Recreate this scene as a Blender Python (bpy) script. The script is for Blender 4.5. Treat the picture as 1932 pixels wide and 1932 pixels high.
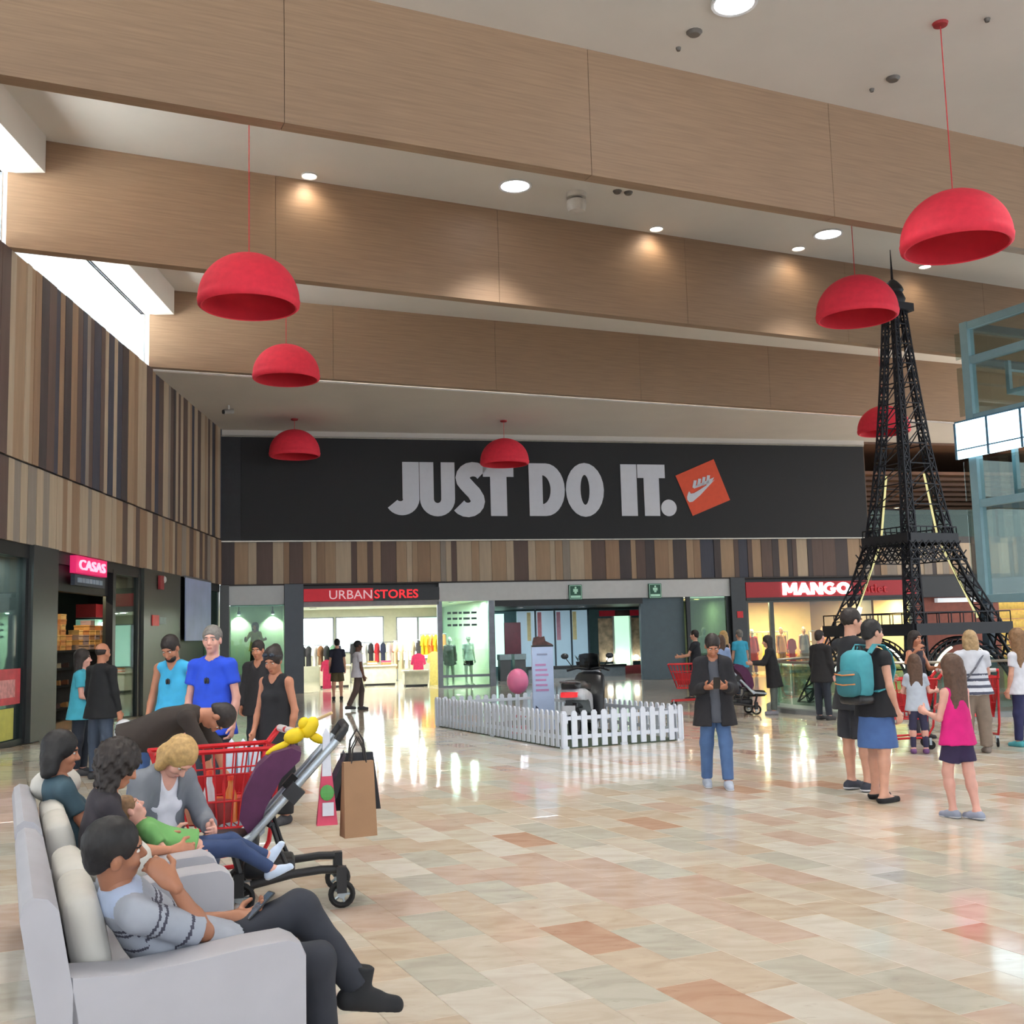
import bpy, bmesh, math, random
import numpy as np
from mathutils import Vector, Matrix
random.seed(7); rng = np.random.default_rng(7)
for _o in list(bpy.data.objects): bpy.data.objects.remove(_o, do_unlink=True)
SC = bpy.context.scene
COL = SC.collection

# ---------------------------------------------------------------- camera
FPX, CAMH = 2080.0, 1.65
PITCH, ROLL = math.atan(231.7/2080.0), -0.0265
_f = np.array([0, math.cos(PITCH), math.sin(PITCH)]); _r = np.array([1.0, 0, 0]); _u = np.cross(_r, _f)
CR = math.cos(ROLL)*_r + math.sin(ROLL)*_u
CU = -math.sin(ROLL)*_r + math.cos(ROLL)*_u
cam_d = bpy.data.cameras.new('camera'); cam_d.sensor_width = 36; cam_d.lens = FPX/1932*36
cam_d.clip_start = .05; cam_d.clip_end = 500
cam = bpy.data.objects.new('camera', cam_d); COL.objects.link(cam)
cam.matrix_world = Matrix(((CR[0], CU[0], -_f[0], 0), (CR[1], CU[1], -_f[1], 0), (CR[2], CU[2], -_f[2], CAMH), (0, 0, 0, 1)))
SC.camera = cam
def in_view(p, m=0.0):
    q = np.array(p, float)-np.array([0, 0, CAMH]); z = q@_f
    return z > .3 and abs(q@CR)/z*FPX < 966+m and abs(q@CU)/z*FPX < 966+m

R_ = math.radians
# ---------------------------------------------------------------- sky, sun and exposure
W = bpy.data.worlds.new('overcast_sky'); SC.world = W; W.use_nodes = True
_bg = W.node_tree.nodes['Background']; _bg.inputs[0].default_value = (0.87, 0.94, 1.0, 1); _bg.inputs[1].default_value = 2.5
SC.view_settings.view_transform = 'Standard'; SC.view_settings.look = 'None'
SC.view_settings.exposure = 0.0; SC.view_settings.gamma = 1.0; SC.view_settings.use_curve_mapping = False

sun_d = bpy.data.lights.new('sun', 'SUN'); sun_d.energy = 200; sun_d.angle = R_(2); sun_d.color = (.96, .98, 1)
sun = bpy.data.objects.new('sun', sun_d); COL.objects.link(sun); sun.rotation_euler = (R_(-42), 0, R_(2.5))   # added for the roof slab; shines along the left wall, from behind the rear wall

# ---------------------------------------------------------------- frames of the place
def R(d): return math.radians(d)
FR = {'W': ((0, 0, 0), 0.0),
      'RW': ((-9.2, 34.6, 0), R(13.6)),                       # rear wall: x along it, y behind it
      'LW': ((-8.47, 18.06, 0), math.atan2(.999, -.044)),     # left wall: x along it (away), y behind it
      'G': ((0, 0, 0), R(24.8)),                              # floor grid and beams
      'SF': ((-0.78, 4.13, 0), R(24.8))}                      # sofa row
def fpt(fr, p):
    (bx, by, bz), a = FR[fr]; c, s = math.cos(a), math.sin(a)
    return Vector((bx+c*p[0]-s*p[1], by+s*p[0]+c*p[1], bz+p[2]))
def put(o, fr, p, rot=0.0):
    o.location = fpt(fr, p); o.rotation_euler = (0, 0, FR[fr][1]+rot); return o

# ---------------------------------------------------------------- materials
def lin(c):
    r = []
    for x in c[:3]:
        x = x/255.0
        r.append(x/12.92 if x <= .04045 else ((x+.055)/1.055)**2.4)
    return tuple(r)+(1.0,)
MATS = {}
def M(name, col=(128, 128, 128), rough=.55, metal=0.0, var=.12, scale=6.0, stretch=(1, 1, 1), bump=0.0, emit=0.0, ecol=None, spec=.5, coat=0.0, detail=4, sheen=0):
    if name in MATS: return MATS[name]
    m = bpy.data.materials.new(name); m.use_nodes = True; MATS[name] = m
    nt = m.node_tree; N = nt.nodes; L = nt.links; b = N['Principled BSDF']
    tc = N.new('ShaderNodeTexCoord'); mp = N.new('ShaderNodeMapping'); mp.inputs['Scale'].default_value = stretch
    L.new(tc.outputs['Object'], mp.inputs[0])
    nz = N.new('ShaderNodeTexNoise'); nz.inputs['Scale'].default_value = scale; nz.inputs['Detail'].default_value = detail
    L.new(mp.outputs[0], nz.inputs['Vector'])
    rp = N.new('ShaderNodeValToRGB'); c = lin(col)
    rp.color_ramp.elements[0].position = .3; rp.color_ramp.elements[1].position = .7
    rp.color_ramp.elements[0].color = tuple(x*(1-var) for x in c[:3])+(1,)
    rp.color_ramp.elements[1].color = tuple(min(1, x*(1+var)) for x in c[:3])+(1,)
    L.new(nz.outputs['Fac'], rp.inputs[0]); L.new(rp.outputs[0], b.inputs['Base Color'])
    b.inputs['Roughness'].default_value = rough; b.inputs['Metallic'].default_value = metal
    b.inputs['Specular IOR Level'].default_value = spec
    if coat: b.inputs['Coat Weight'].default_value = coat; b.inputs['Coat Roughness'].default_value = .05
    if sheen: b.inputs['Sheen Weight'].default_value = sheen
    if emit:
        b.inputs['Emission Color'].default_value = lin(ecol or col); b.inputs['Emission Strength'].default_value = emit
    if bump:
        bp = N.new('ShaderNodeBump'); bp.inputs['Strength'].default_value = bump; bp.inputs['Distance'].default_value = .01
        L.new(nz.outputs['Fac'], bp.inputs['Height']); L.new(bp.outputs[0], b.inputs['Normal'])
    return m
def GLASS(name, tint=(225, 240, 238), refl=.12, rough=.02):
    if name in MATS: return MATS[name]
    m = bpy.data.materials.new(name); m.use_nodes = True; MATS[name] = m
    nt = m.node_tree; N = nt.nodes; L = nt.links; N.remove(N['Principled BSDF']); out = N['Material Output']
    tr = N.new('ShaderNodeBsdfTransparent'); gl = N.new('ShaderNodeBsdfGlossy'); gl.inputs['Roughness'].default_value = rough
    nz = N.new('ShaderNodeTexNoise'); nz.inputs['Scale'].default_value = 3
    rp = N.new('ShaderNodeValToRGB'); c = lin(tint)
    rp.color_ramp.elements[0].color = tuple(x*.96 for x in c[:3])+(1,); rp.color_ramp.elements[1].color = c
    L.new(nz.outputs['Fac'], rp.inputs[0]); L.new(rp.outputs[0], tr.inputs[0])
    lw = N.new('ShaderNodeLayerWeight'); lw.inputs[0].default_value = .35
    mu = N.new('ShaderNodeMath'); mu.operation = 'MULTIPLY_ADD'; mu.inputs[1].default_value = .35; mu.inputs[2].default_value = refl*.15
    L.new(lw.outputs['Fresnel'], mu.inputs[0])
    mx = N.new('ShaderNodeMixShader'); L.new(mu.outputs[0], mx.inputs[0]); L.new(tr.outputs[0], mx.inputs[1]); L.new(gl.outputs[0], mx.inputs[2])
    L.new(mx.outputs[0], out.inputs[0])
    return m

# ---------------------------------------------------------------- mesh helpers
def tag(o, label=None, cat=None, group=None, kind=None):
    if label: o['label'] = label
    if cat: o['category'] = cat
    if group: o['group'] = group
    if kind: o['kind'] = kind
    return o
def thing(name, label, cat, fr='W', p=(0, 0, 0), rot=0.0, group=None, kind=None):
    o = bpy.data.objects.new(name, None); COL.objects.link(o); o.empty_display_size = .1
    put(o, fr, p, rot); return tag(o, label, cat, group, kind)
def inst(src, name, parent=None, loc=None, rot=None, scale=None):
    o = bpy.data.objects.new(name, src.data if hasattr(src, 'data') and not isinstance(src, bpy.types.Mesh) else src)
    COL.objects.link(o)
    if parent: o.parent = parent
    if loc is not None: o.location = loc
    if rot is not None: o.rotation_euler = rot
    if scale is not None: o.scale = scale
    return o
def copy_tree(o, parent=None):
    c = o.copy(); COL.objects.link(c)
    if parent: c.parent = parent
    for ch in list(o.children): copy_tree(ch, c)
    return c
def unit(v): v = np.asarray(v, float); return v/(np.linalg.norm(v)+1e-12)
def perp(d):
    d = unit(d); a = np.array([0, 0, 1.0]) if abs(d[2]) < .9 else np.array([1.0, 0, 0])
    x = unit(np.cross(a, d)); return x, np.cross(d, x)
class MB:
    def __init__(s): s.v = []; s.f = []; s.m = []
    def add(s, vs, fs, mi=0):
        n = len(s.v); s.v += [tuple(map(float, p)) for p in vs]; s.f += [tuple(i+n for i in f) for f in fs]; s.m += [mi]*len(fs); return s
    def box(s, a, b, mi=0, rot=None, c=None):
        x0, y0, z0 = a; x1, y1, z1 = b
        vs = [(x0, y0, z0), (x1, y0, z0), (x1, y1, z0), (x0, y1, z0), (x0, y0, z1), (x1, y0, z1), (x1, y1, z1), (x0, y1, z1)]
        if rot is not None:
            c = np.array(c if c is not None else [(x0+x1)/2, (y0+y1)/2, (z0+z1)/2]); rot = np.array(rot)
            vs = [tuple(c+rot@(np.array(p)-c)) for p in vs]
        return s.add(vs, [(0, 3, 2, 1), (4, 5, 6, 7), (0, 1, 5, 4), (1, 2, 6, 5), (2, 3, 7, 6), (3, 0, 4, 7)], mi)
    def bevbox(s, a, b, r=.03, mi=0, n=3, axis=2):
        # box with rounded edges round one axis
        i, j = [k for k in range(3) if k != axis]
        poly = []
        for (cx, cy, t0) in ((b[i]-r, b[j]-r, 0), (a[i]+r, b[j]-r, 90), (a[i]+r, a[j]+r, 180), (b[i]-r, a[j]+r, 270)):
            for k in range(n+1):
                t = R(t0+90*k/n); poly.append((cx+r*math.cos(t), cy+r*math.sin(t)))
        return s.prism(poly, axis, a[axis], b[axis], mi)
    def prism(s, poly, axis, d0, d1, mi=0):
        i, j = [k for k in range(3) if k != axis]; n = len(poly); vs = []
        for d in (d0, d1):
            for p in poly:
                q = [0, 0, 0]; q[i] = p[0]; q[j] = p[1]; q[axis] = d; vs.append(q)
        fs = [tuple(range(n))[::-1], tuple(range(n, 2*n))]+[(k, (k+1) % n, n+(k+1) % n, n+k) for k in range(n)]
        if axis == 1: fs = [f[::-1] for f in fs]
        return s.add(vs, fs, mi)
    def tube(s, p0, p1, r0, r1=None, n=8, mi=0, cap=True):
        r1 = r0 if r1 is None else r1; p0 = np.array(p0, float); p1 = np.array(p1, float); x, y = perp(p1-p0); vs = []
        for p, r in ((p0, r0), (p1, r1)):
            for k in range(n):
                t = 2*math.pi*k/n; vs.append(p+r*(math.cos(t)*x+math.sin(t)*y))
        fs = [(k, (k+1) % n, n+(k+1) % n, n+k) for k in range(n)]
        if cap: fs += [tuple(range(n))[::-1], tuple(range(n, 2*n))]
        return s.add(vs, fs, mi)
    def path(s, pts, r, n=6, mi=0, closed=False):
        pts = [np.array(p, float) for p in pts]; m = len(pts); vs = []; px = None
        rr = r if hasattr(r, '__len__') else [r]*m
        for i, p in enumerate(pts):
            a = pts[(i-1) % m] if (closed or i) else p; b = pts[(i+1) % m] if (closed or i < m-1) else p
            d = unit(b-a)
            if px is None: x, y = perp(d)
            else:
                x = unit(px-d*np.dot(px, d)); y = np.cross(d, x)
            px = x
            for k in range(n):
                t = 2*math.pi*k/n; vs.append(p+rr[i]*(math.cos(t)*x+math.sin(t)*y))
        fs = []
        for i in range(m if closed else m-1):
            a = i*n; b = ((i+1) % m)*n
            fs += [(a+k, a+(k+1) % n, b+(k+1) % n, b+k) for k in range(n)]
        if not closed: fs += [tuple(range(n))[::-1], tuple(range((m-1)*n, m*n))]
        return s.add(vs, fs, mi)
    def lathe(s, prof, n=24, c=(0, 0, 0), mi=0, closed=False):
        vs = []; m = len(prof)
        for (r, z) in prof:
            for k in range(n):
                t = 2*math.pi*k/n; vs.append((c[0]+r*math.cos(t), c[1]+r*math.sin(t), c[2]+z))
        fs = []
        for i in range(m if closed else m-1):
            a = i*n; b = ((i+1) % m)*n
            fs += [(a+k, a+(k+1) % n, b+(k+1) % n, b+k) for k in range(n)]
        return s.add(vs, fs, mi)
    def ell(s, c, r, n=12, mi=0, rot=None):
        vs = []; m = n//2; rot = np.eye(3) if rot is None else np.array(rot)
        for i in range(m+1):
            th = math.pi*i/m
            for k in range(n):
                ph = 2*math.pi*k/n
                vs.append(np.array(c)+rot@np.array([r[0]*math.sin(th)*math.cos(ph), r[1]*math.sin(th)*math.sin(ph), r[2]*math.cos(th)]))
        fs = [(i*n+k, (i+1)*n+k, (i+1)*n+(k+1) % n, i*n+(k+1) % n) for i in range(m) for k in range(n)]
        return s.add(vs, fs, mi)
    def ribbon(s, pts, w, axis, t=.01, mi=0):
        # flat strip of width w along axis, thickness t
        pts = [np.array(p, float) for p in pts]; ax = unit(axis)*w/2; n = len(pts); vs = []
        for i, p in enumerate(pts):
            d = unit(pts[min(i+1, n-1)]-pts[max(i-1, 0)]); nn = unit(np.cross(d, ax))*t/2
            vs += [p-ax-nn, p+ax-nn, p+ax+nn, p-ax+nn]
        fs = [(0, 1, 2, 3), tuple(4*(n-1)+k for k in (3, 2, 1, 0))]
        for i in range(n-1):
            a = 4*i; b = a+4; fs += [(a+k, b+k, b+(k+1) % 4, a+(k+1) % 4) for k in range(4)]
        return s.add(vs, fs, mi)
    def mesh(s, name, mats, smooth=None):
        me = bpy.data.meshes.new(name); me.from_pydata(s.v, [], s.f)
        for m in (mats if isinstance(mats, (list, tuple)) else [mats]): me.materials.append(m)
        if any(s.m): me.polygons.foreach_set('material_index', s.m)
        bm = bmesh.new(); bm.from_mesh(me); bmesh.ops.recalc_face_normals(bm, faces=bm.faces); bm.to_mesh(me); bm.free()
        if smooth is not None:
            me.polygons.foreach_set('use_smooth', [True]*len(me.polygons)); me.set_sharp_from_angle(angle=R(smooth))
        me.update(); return me
    def build(s, name, mats, parent=None, fr=None, p=(0, 0, 0), rot=0.0, smooth=None, label=None, cat=None, group=None, kind=None):
        o = bpy.data.objects.new(name, s.mesh(name, mats, smooth)); COL.objects.link(o)
        if parent: o.parent = parent; o.location = p; o.rotation_euler = (0, 0, rot)
        elif fr: put(o, fr, p, rot)
        else: o.location = p; o.rotation_euler = (0, 0, rot)
        return tag(o, label, cat, group, kind)
def bx(a, b): return MB().box(a, b)
def text_mesh(txt, size, depth=.02, offset=0.0, bold=True, sx=1.0, shear=0.0, spacing=1.0):
    cu = bpy.data.curves.new('t', 'FONT'); cu.body = txt; cu.size = size; cu.extrude = depth/2; cu.offset = offset; cu.shear = shear
    cu.space_character = spacing; cu.resolution_u = 3
    o = bpy.data.objects.new('t', cu); COL.objects.link(o)
    me = bpy.data.meshes.new_from_object(o); bpy.data.objects.remove(o); bpy.data.curves.remove(cu)
    # text lies in XY: stand it up in XZ facing -Y
    co = np.zeros(len(me.vertices)*3); me.vertices.foreach_get('co', co); co = co.reshape(-1, 3)
    out = np.stack([co[:, 0]*sx, -co[:, 2], co[:, 1]], 1); me.vertices.foreach_set('co', out.ravel()); me.update()
    return me, out
def text_letters(txt, width, height, mat, parent, p, depth=.03, offset=.0, name='letter', bold=.0, spacing=1.0):
    """each letter a part, the word fitted into width x height, standing in the XZ plane"""
    n = len(txt); xs = []; meshes = []
    full, co = text_mesh(txt, 1.0, depth, offset, spacing=spacing)
    w0, w1 = co[:, 0].min(), co[:, 0].max(); h0, h1 = co[:, 2].min(), co[:, 2].max()
    # split islands of the word by letters: measure prefix advance widths
    bpy.data.meshes.remove(full); pos = 0.0; adv = []
    for i in range(n):
        if txt[i] == ' ': adv.append(None); continue
        me, c = text_mesh(txt[:i+1], 1.0, depth, offset, spacing=spacing); right = c[:, 0].max(); bpy.data.meshes.remove(me)
        me, c = text_mesh(txt[i], 1.0, depth, offset, spacing=spacing); meshes.append((i, me, c, right-c[:, 0].max()))
    kx = width/(w1-w0); kz = height/(h1-h0)
    for i, me, c, sh in meshes:
        c = c.copy(); c[:, 0] = (c[:, 0]+sh-w0)*kx; c[:, 2] = (c[:, 2]-h0)*kz
        me.vertices.foreach_set('co', c.ravel()); me.materials.clear(); me.materials.append(mat); me.name = name; me.update()
        o = bpy.data.objects.new(name, me); COL.objects.link(o); o.parent = parent; o.location = p
def lamp(name, kind, loc, energy, color=(1, 1, 1), size=.3, rot=None, parent=None, spot=None, sy=None, blend=.5):
    d = bpy.data.lights.new(name, kind); d.energy = energy; d.color = color
    if kind == 'AREA':
        d.size = size
        if sy: d.shape = 'RECTANGLE'; d.size_y = sy
    else: d.shadow_soft_size = size
    if kind == 'SPOT': d.spot_size = R(spot or 100); d.spot_blend = blend
    o = bpy.data.objects.new(name, d); COL.objects.link(o); o.location = loc
    if rot: o.rotation_euler = rot
    if parent: o.parent = parent
    return o
# ================================================================ THE SHELL
def marble(name, col, dark, vein):
    m = bpy.data.materials.new(name); m.use_nodes = True; nt = m.node_tree; N = nt.nodes; L = nt.links; b = N['Principled BSDF']
    geo = N.new('ShaderNodeNewGeometry'); mp = N.new('ShaderNodeMapping'); mp.inputs['Rotation'].default_value = (0, 0, R(-50))
    mp.inputs['Scale'].default_value = (1, 2.6, 1); mp.inputs['Location'].default_value = (random.random()*9, random.random()*9, 0)
    L.new(geo.outputs['Position'], mp.inputs[0])
    n1 = N.new('ShaderNodeTexNoise'); n1.inputs['Scale'].default_value = 2.4; n1.inputs['Detail'].default_value = 7; n1.inputs['Distortion'].default_value = 1.2
    L.new(mp.outputs[0], n1.inputs['Vector'])
    r1 = N.new('ShaderNodeValToRGB'); e = r1.color_ramp.elements
    e[0].position = .32; e[0].color = lin(dark); e[1].position = .62; e[1].color = lin(col)
    L.new(n1.outputs['Fac'], r1.inputs[0])
    n2 = N.new('ShaderNodeTexNoise'); n2.inputs['Scale'].default_value = 5.0; n2.inputs['Detail'].default_value = 8; n2.inputs['Roughness'].default_value = .7
    L.new(mp.outputs[0], n2.inputs['Vector'])
    r2 = N.new('ShaderNodeValToRGB'); e = r2.color_ramp.elements
    e[0].position = .60; e[0].color = (0, 0, 0, 1); e[1].position = .72; e[1].color = (.75, .75, .75, 1)
    L.new(n2.outputs['Fac'], r2.inputs[0])
    mx = N.new('ShaderNodeMix'); mx.data_type = 'RGBA'; mx.inputs['B'].default_value = lin(vein)
    L.new(r2.outputs[0], mx.inputs['Factor']); L.new(r1.outputs[0], mx.inputs['A']); L.new(mx.outputs['Result'], b.inputs['Base Color'])
    b.inputs['Roughness'].default_value = .09; b.inputs['Specular IOR Level'].default_value = .75
    return m
TILEM = [marble('marble_cream', (216, 206, 190), (204, 190, 172), (176, 156, 138)),
         marble('marble_sand', (212, 196, 176), (198, 178, 156), (170, 144, 124)),
         marble('marble_rose', (210, 188, 172), (198, 172, 154), (168, 136, 120)),
         marble('marble_terracotta', (204, 170, 146), (192, 152, 128), (160, 122, 102)),
         marble('marble_grey_green', (204, 200, 186), (188, 182, 168), (158, 148, 132)),
         marble('marble_pale', (222, 216, 204), (210, 200, 186), (184, 170, 154))]
TW = [26, 22, 14, 4, 18, 16]
floor = bx((-16, -9, -.2), (32, 50, -.012)).build('floor', M('grout', (150, 138, 122), .4), fr='W', label='polished marble tile floor in cream, rose and terracotta slabs', cat='floor', kind='structure')
TL, TWD = .62, .31
def tile_mb(mb, x, y, mi=0):
    g = .0012; x0, x1, y0, y1 = x+g, x+TWD-g, y+g, y+TL-g; z0, z1, c = -.012, 0.0, .0015
    vs = [(x0, y0, z0), (x1, y0, z0), (x1, y1, z0), (x0, y1, z0), (x0, y0, z1-c), (x1, y0, z1-c), (x1, y1, z1-c), (x0, y1, z1-c),
          (x0+c, y0+c, z1), (x1-c, y0+c, z1), (x1-c, y1-c, z1), (x0+c, y1-c, z1)]
    fs = [(8, 9, 10, 11)]
    for k in range(4):
        j = (k+1) % 4; fs += [(k, j, 4+j, 4+k), (4+k, 4+j, 8+j, 8+k)]
    mb.add(vs, fs, mi)
tiles = []
for i in range(-30, 150):
    off = (i % 2)*TL/2+random.uniform(-.08, .08)
    for j in range(-20, 90):
        x, y = i*TWD, j*TL+off; c = fpt('G', (x+TWD/2, y+TL/2, 0))
        dl = c-fpt('LW', (0, 0, 0)); n_l = -.999*dl.x-.044*dl.y
        dr = c-fpt('RW', (0, 0, 0)); n_r = -math.sin(R(13.6))*dr.x+math.cos(R(13.6))*dr.y
        if n_l > -.15 or n_r > .1 or c.y < 1.5 or c.x > 24: continue
        if not in_view((c.x, c.y, 0), 1500 if c.y < 14 else 500): continue
        tiles.append((not in_view((c.x, c.y, 0), 10), c.length, x, y))
tiles.sort()
tmesh = []
for k, m in enumerate(TILEM):
    mb = MB(); tile_mb(mb, 0, 0); tmesh.append(mb.mesh('tile', m))
stuff = MB()
for q, (_, d, x, y) in enumerate(tiles):
    k = random.choices(range(6), TW)[0]
    if q < 300:
        o = bpy.data.objects.new('tile', tmesh[k]); COL.objects.link(o); o.parent = floor
        o.location = fpt('G', (x, y, 0)); o.rotation_euler = (0, 0, FR['G'][1])
    else: tile_mb(stuff, x, y, k)
o = stuff.build('tile_field', TILEM, parent=floor, rot=FR['G'][1]); tag(o, kind='stuff')

# ---- ceiling
white = M('ceiling_plaster', (228, 224, 218), .8, var=.03, scale=.8)
def flat_poly(pts, z, t, name, mat, **k):
    mb = MB(); n = len(pts)
    vs = [(x, y, z) for x, y in pts]+[(x, y, z+t) for x, y in pts]
    mb.add(vs, [tuple(range(n)), tuple(range(n, 2*n))[::-1]]+[(i, (i+1) % n, n+(i+1) % n, n+i) for i in range(n)])
    return mb.build(name, mat, **k)
lwp = lambda s, n=0: tuple(fpt('LW', (s, n, 0)))[:2]
rwp = lambda s, n=0: tuple(fpt('RW', (s, n, 0)))[:2]
flat_poly([lwp(-30, .6), (34, -12), (34, 46), rwp(24, 6), lwp(17, .6)], 10.4, .3, 'ceiling', white, label='flat off-white plaster ceiling above the timber beams', cat='ceiling', kind='structure')
# lower ceiling of the last bay, behind the third beam
BA = {1: ((-8.12, 11.40), 65.2), 2: ((-8.47, 18.06), 64.9), 3: ((-8.81, 26.45), 66.9)}
def bpt(i, t, off=0):
    (x, y), a = BA[i]; a = R(a); dx, dy = math.sin(a), math.cos(a); return (x+dx*t-dy*off, y+dy*t+dx*off)
flat_poly([bpt(3, -.3, .25), bpt(3, 34, .25), rwp(31, .3), rwp(0, .3), lwp(16.9, .3)], 8.37, .05, 'ceiling_lower', M('ceiling_plaster_low', (214, 208, 202), .8, var=.03, scale=.8), label='lowered plaster ceiling strip just before the black banner', cat='ceiling', kind='structure')

# ---- timber beams
beamm = M('oak_veneer', (152, 125, 101), .5, var=.13, scale=3.2, stretch=(.35, 6, 9), bump=.03, detail=6)
for i in (1, 2, 3):
    (x, y), a = BA[i]
    t = thing('trim_%d' % i, ['pale oak clad roof beam nearest the camera', 'pale oak clad roof beam in the middle', 'pale oak clad roof beam farthest away, before the lowered ceiling'][i-1], 'beam', 'W', (x, y, 8.42), R(90-a), kind='structure')
    L0, k = (-8.0 if i == 1 else -.0), 0
    xx = L0
    while xx < 34:
        ln = 4.6; mb = MB(); mb.box((xx+.004, 0, 0), (xx+ln-.004, .24, 1.98)); mb.build('panel', beamm, parent=t); xx += ln

# ---- left wall, planks
PC = {'cream': (180, 162, 140), 'tan': (164, 138, 112), 'oak': (148, 120, 96), 'brown': (96, 78, 72), 'dark': (70, 62, 64), 'slate': (66, 68, 82), 'grey': (144, 134, 124)}
PM = {k: M('plank_'+k, v, .6, var=.10, scale=2.2, stretch=(5, 5, .4), bump=.02) for k, v in PC.items()}
def planks(parent, s0, s1, z0, z1, weights, wid, y=0.0, th=.05, seed=1):
    rr = random.Random(seed); s = s0; prev = None; cache = {}
    while s < s1-.02:
        w = min(rr.choice(wid), s1-s); ks = weights(s) if callable(weights) else weights
        k = rr.choices(list(ks), list(ks.values()))[0]
        if k == prev: k = rr.choices(list(ks), list(ks.values()))[0]
        prev = k; d = th*rr.uniform(.75, 1.15); key = (k, round(w, 3), round(d, 3))
        if key not in cache: cache[key] = bx((.004, -d, z0), (w-.004, 0, z1)).mesh('plank', PM[k])
        o = bpy.data.objects.new('plank', cache[key]); COL.objects.link(o); o.parent = parent; o.location = (s, y, 0)
        s += w
wl = bx((-30, .01, 3.47), (16.6, .3, 8.40)).build('wall_left', M('backing_dark', (52, 46, 46), .8), fr='LW', label='left hall wall clad in upright planks of mixed browns', cat='wall', kind='structure')
wA = {'cream': 30, 'tan': 14, 'oak': 8, 'brown': 18, 'dark': 10, 'slate': 12, 'grey': 8}
wB = {'cream': 34, 'tan': 26, 'oak': 14, 'brown': 22, 'grey': 6}
planks(wl, -1.6, 16.5, 4.88, 8.42, wA, [.2, .24, .28, .36, .44], seed=3)
planks(wl, -1.6, 16.5, 3.45, 4.84, wB, [.24, .3, .38, .46], seed=5)
# window band above the planks, between the beams
wf = M('window_frame_grey', (150, 160, 168), .4, metal=.3)
for n, (s0, s1) in enumerate([(-14.5, -6.9), (-6.4, .05), (.32, 8.45), (8.75, 16.5)]):
    t = thing('window_%d' % (n+1), ['clerestory window band behind the first beam at the left edge', 'clerestory window band at the upper left edge of the frame', 'bright clerestory window band above the left planks', 'short clerestory window band beyond the third beam'][n], 'window', 'LW', (s0, .08, 8.42), kind='structure')
    ln = s1-s0; mb = MB(); mb.box((0, 0, 0), (ln, .1, .05)); mb.box((0, 0, 1.32), (ln, .1, 1.42)); mb.box((0, 0, .05), (.05, .1, 1.32)); mb.box((ln-.05, 0, .05), (ln, .1, 1.32)); mb.build('frame', wf, parent=t)
    k = 3 if ln > 4 else 2
    for q in range(k): bx((.05+(ln-.1)*q/k+.01, .04, .05), (.05+(ln-.1)*(q+1)/k-.01, .05, 1.32)).build('pane', GLASS('glass_window', (250, 252, 252), .02), parent=t)
    bx((s0+.0, -.62, 9.74), (s1, .3, 10.4)).build('trim_%d' % (n+10), white, fr='LW', label=['white bulkhead over the window nearest the camera', 'white bulkhead over the window at the upper left edge', 'white bulkhead over the bright window band', 'white bulkhead over the farthest window'][n], cat='bulkhead', kind='structure')
# ---- rear wall
wr = MB().box((0, .02, 3.44), (34, .3, 4.83)).box((0, .02, 4.83), (22.7, .3, 8.37)).build('wall_rear', M('backing_dark2', (48, 44, 46), .8), fr='RW', label='rear hall wall with a band of upright mixed planks', cat='wall', kind='structure')
def wR(s):
    if s < 12: return {'cream': 30, 'tan': 24, 'oak': 10, 'brown': 16, 'dark': 14, 'grey': 6}
    if s < 22: return {'cream': 5, 'tan': 10, 'oak': 8, 'brown': 34, 'dark': 34, 'slate': 8}
    return {'cream': 34, 'tan': 16, 'oak': 14, 'brown': 14, 'grey': 16, 'dark': 6}
planks(wr, .0, 33.5, 3.45, 4.78, wR, [.18, .26, .34, .42, .5], y=.02, seed=11)
bx((0, -.06, 3.40), (34, .3, 3.445)).build('trim_20', M('trim_dark', (60, 54, 52), .6), fr='RW', label='thin dark trim under the rear plank band', cat='trim', kind='structure')
bx((0, -.10, 8.20), (22.75, .02, 8.37)).build('trim_27', MATS['ceiling_plaster_low'], fr='RW', label='pale plaster strip between the black banner and the lowered ceiling', cat='trim', kind='structure')
bx((-30, .32, 8.0), (18, 9, 8.2)).build('bounce_roof', M('roof_white', (224, 224, 220), .7), fr='LW', label='flat white roof slab added outside the left clerestory windows to bounce sunlight', cat='roof', kind='structure')  # slab added to bounce sun up onto the hall ceiling
# ---- banner
bt = thing('banner', 'long black wall banner with white slogan letters and orange logo square', 'banner', 'RW', (0, -.14, 4.80))
bx((.02, 0, .02), (.62, .08, 3.34)).build('side_panel', M('banner_edge', (36, 38, 44), .6), parent=bt)
bx((.63, 0, .02), (22.68, .08, 3.34)).build('cloth', M('banner_black', (20, 21, 26), .6, var=.06), parent=bt)
rm = M('rail_alu', (165, 160, 150), .3, metal=.7)
bx((.0, -.03, -.02), (22.7, .09, .02)).build('rail', rm, parent=bt); bx((.0, -.03, 3.34), (22.7, .09, 3.38)).build('rail', rm, parent=bt)
lm = M('banner_white', (214, 218, 230), .6, var=.02)
def arc(cx, cz, rx, rz, a0, a1, n=10): return [(cx+rx*math.cos(R(a0+(a1-a0)*k/n)), cz+rz*math.sin(R(a0+(a1-a0)*k/n))) for k in range(n+1)]
def outline(polys):
    mb = MB()
    for p in polys: mb.prism(p, 1, -.02, 0.0)
    return mb
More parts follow.
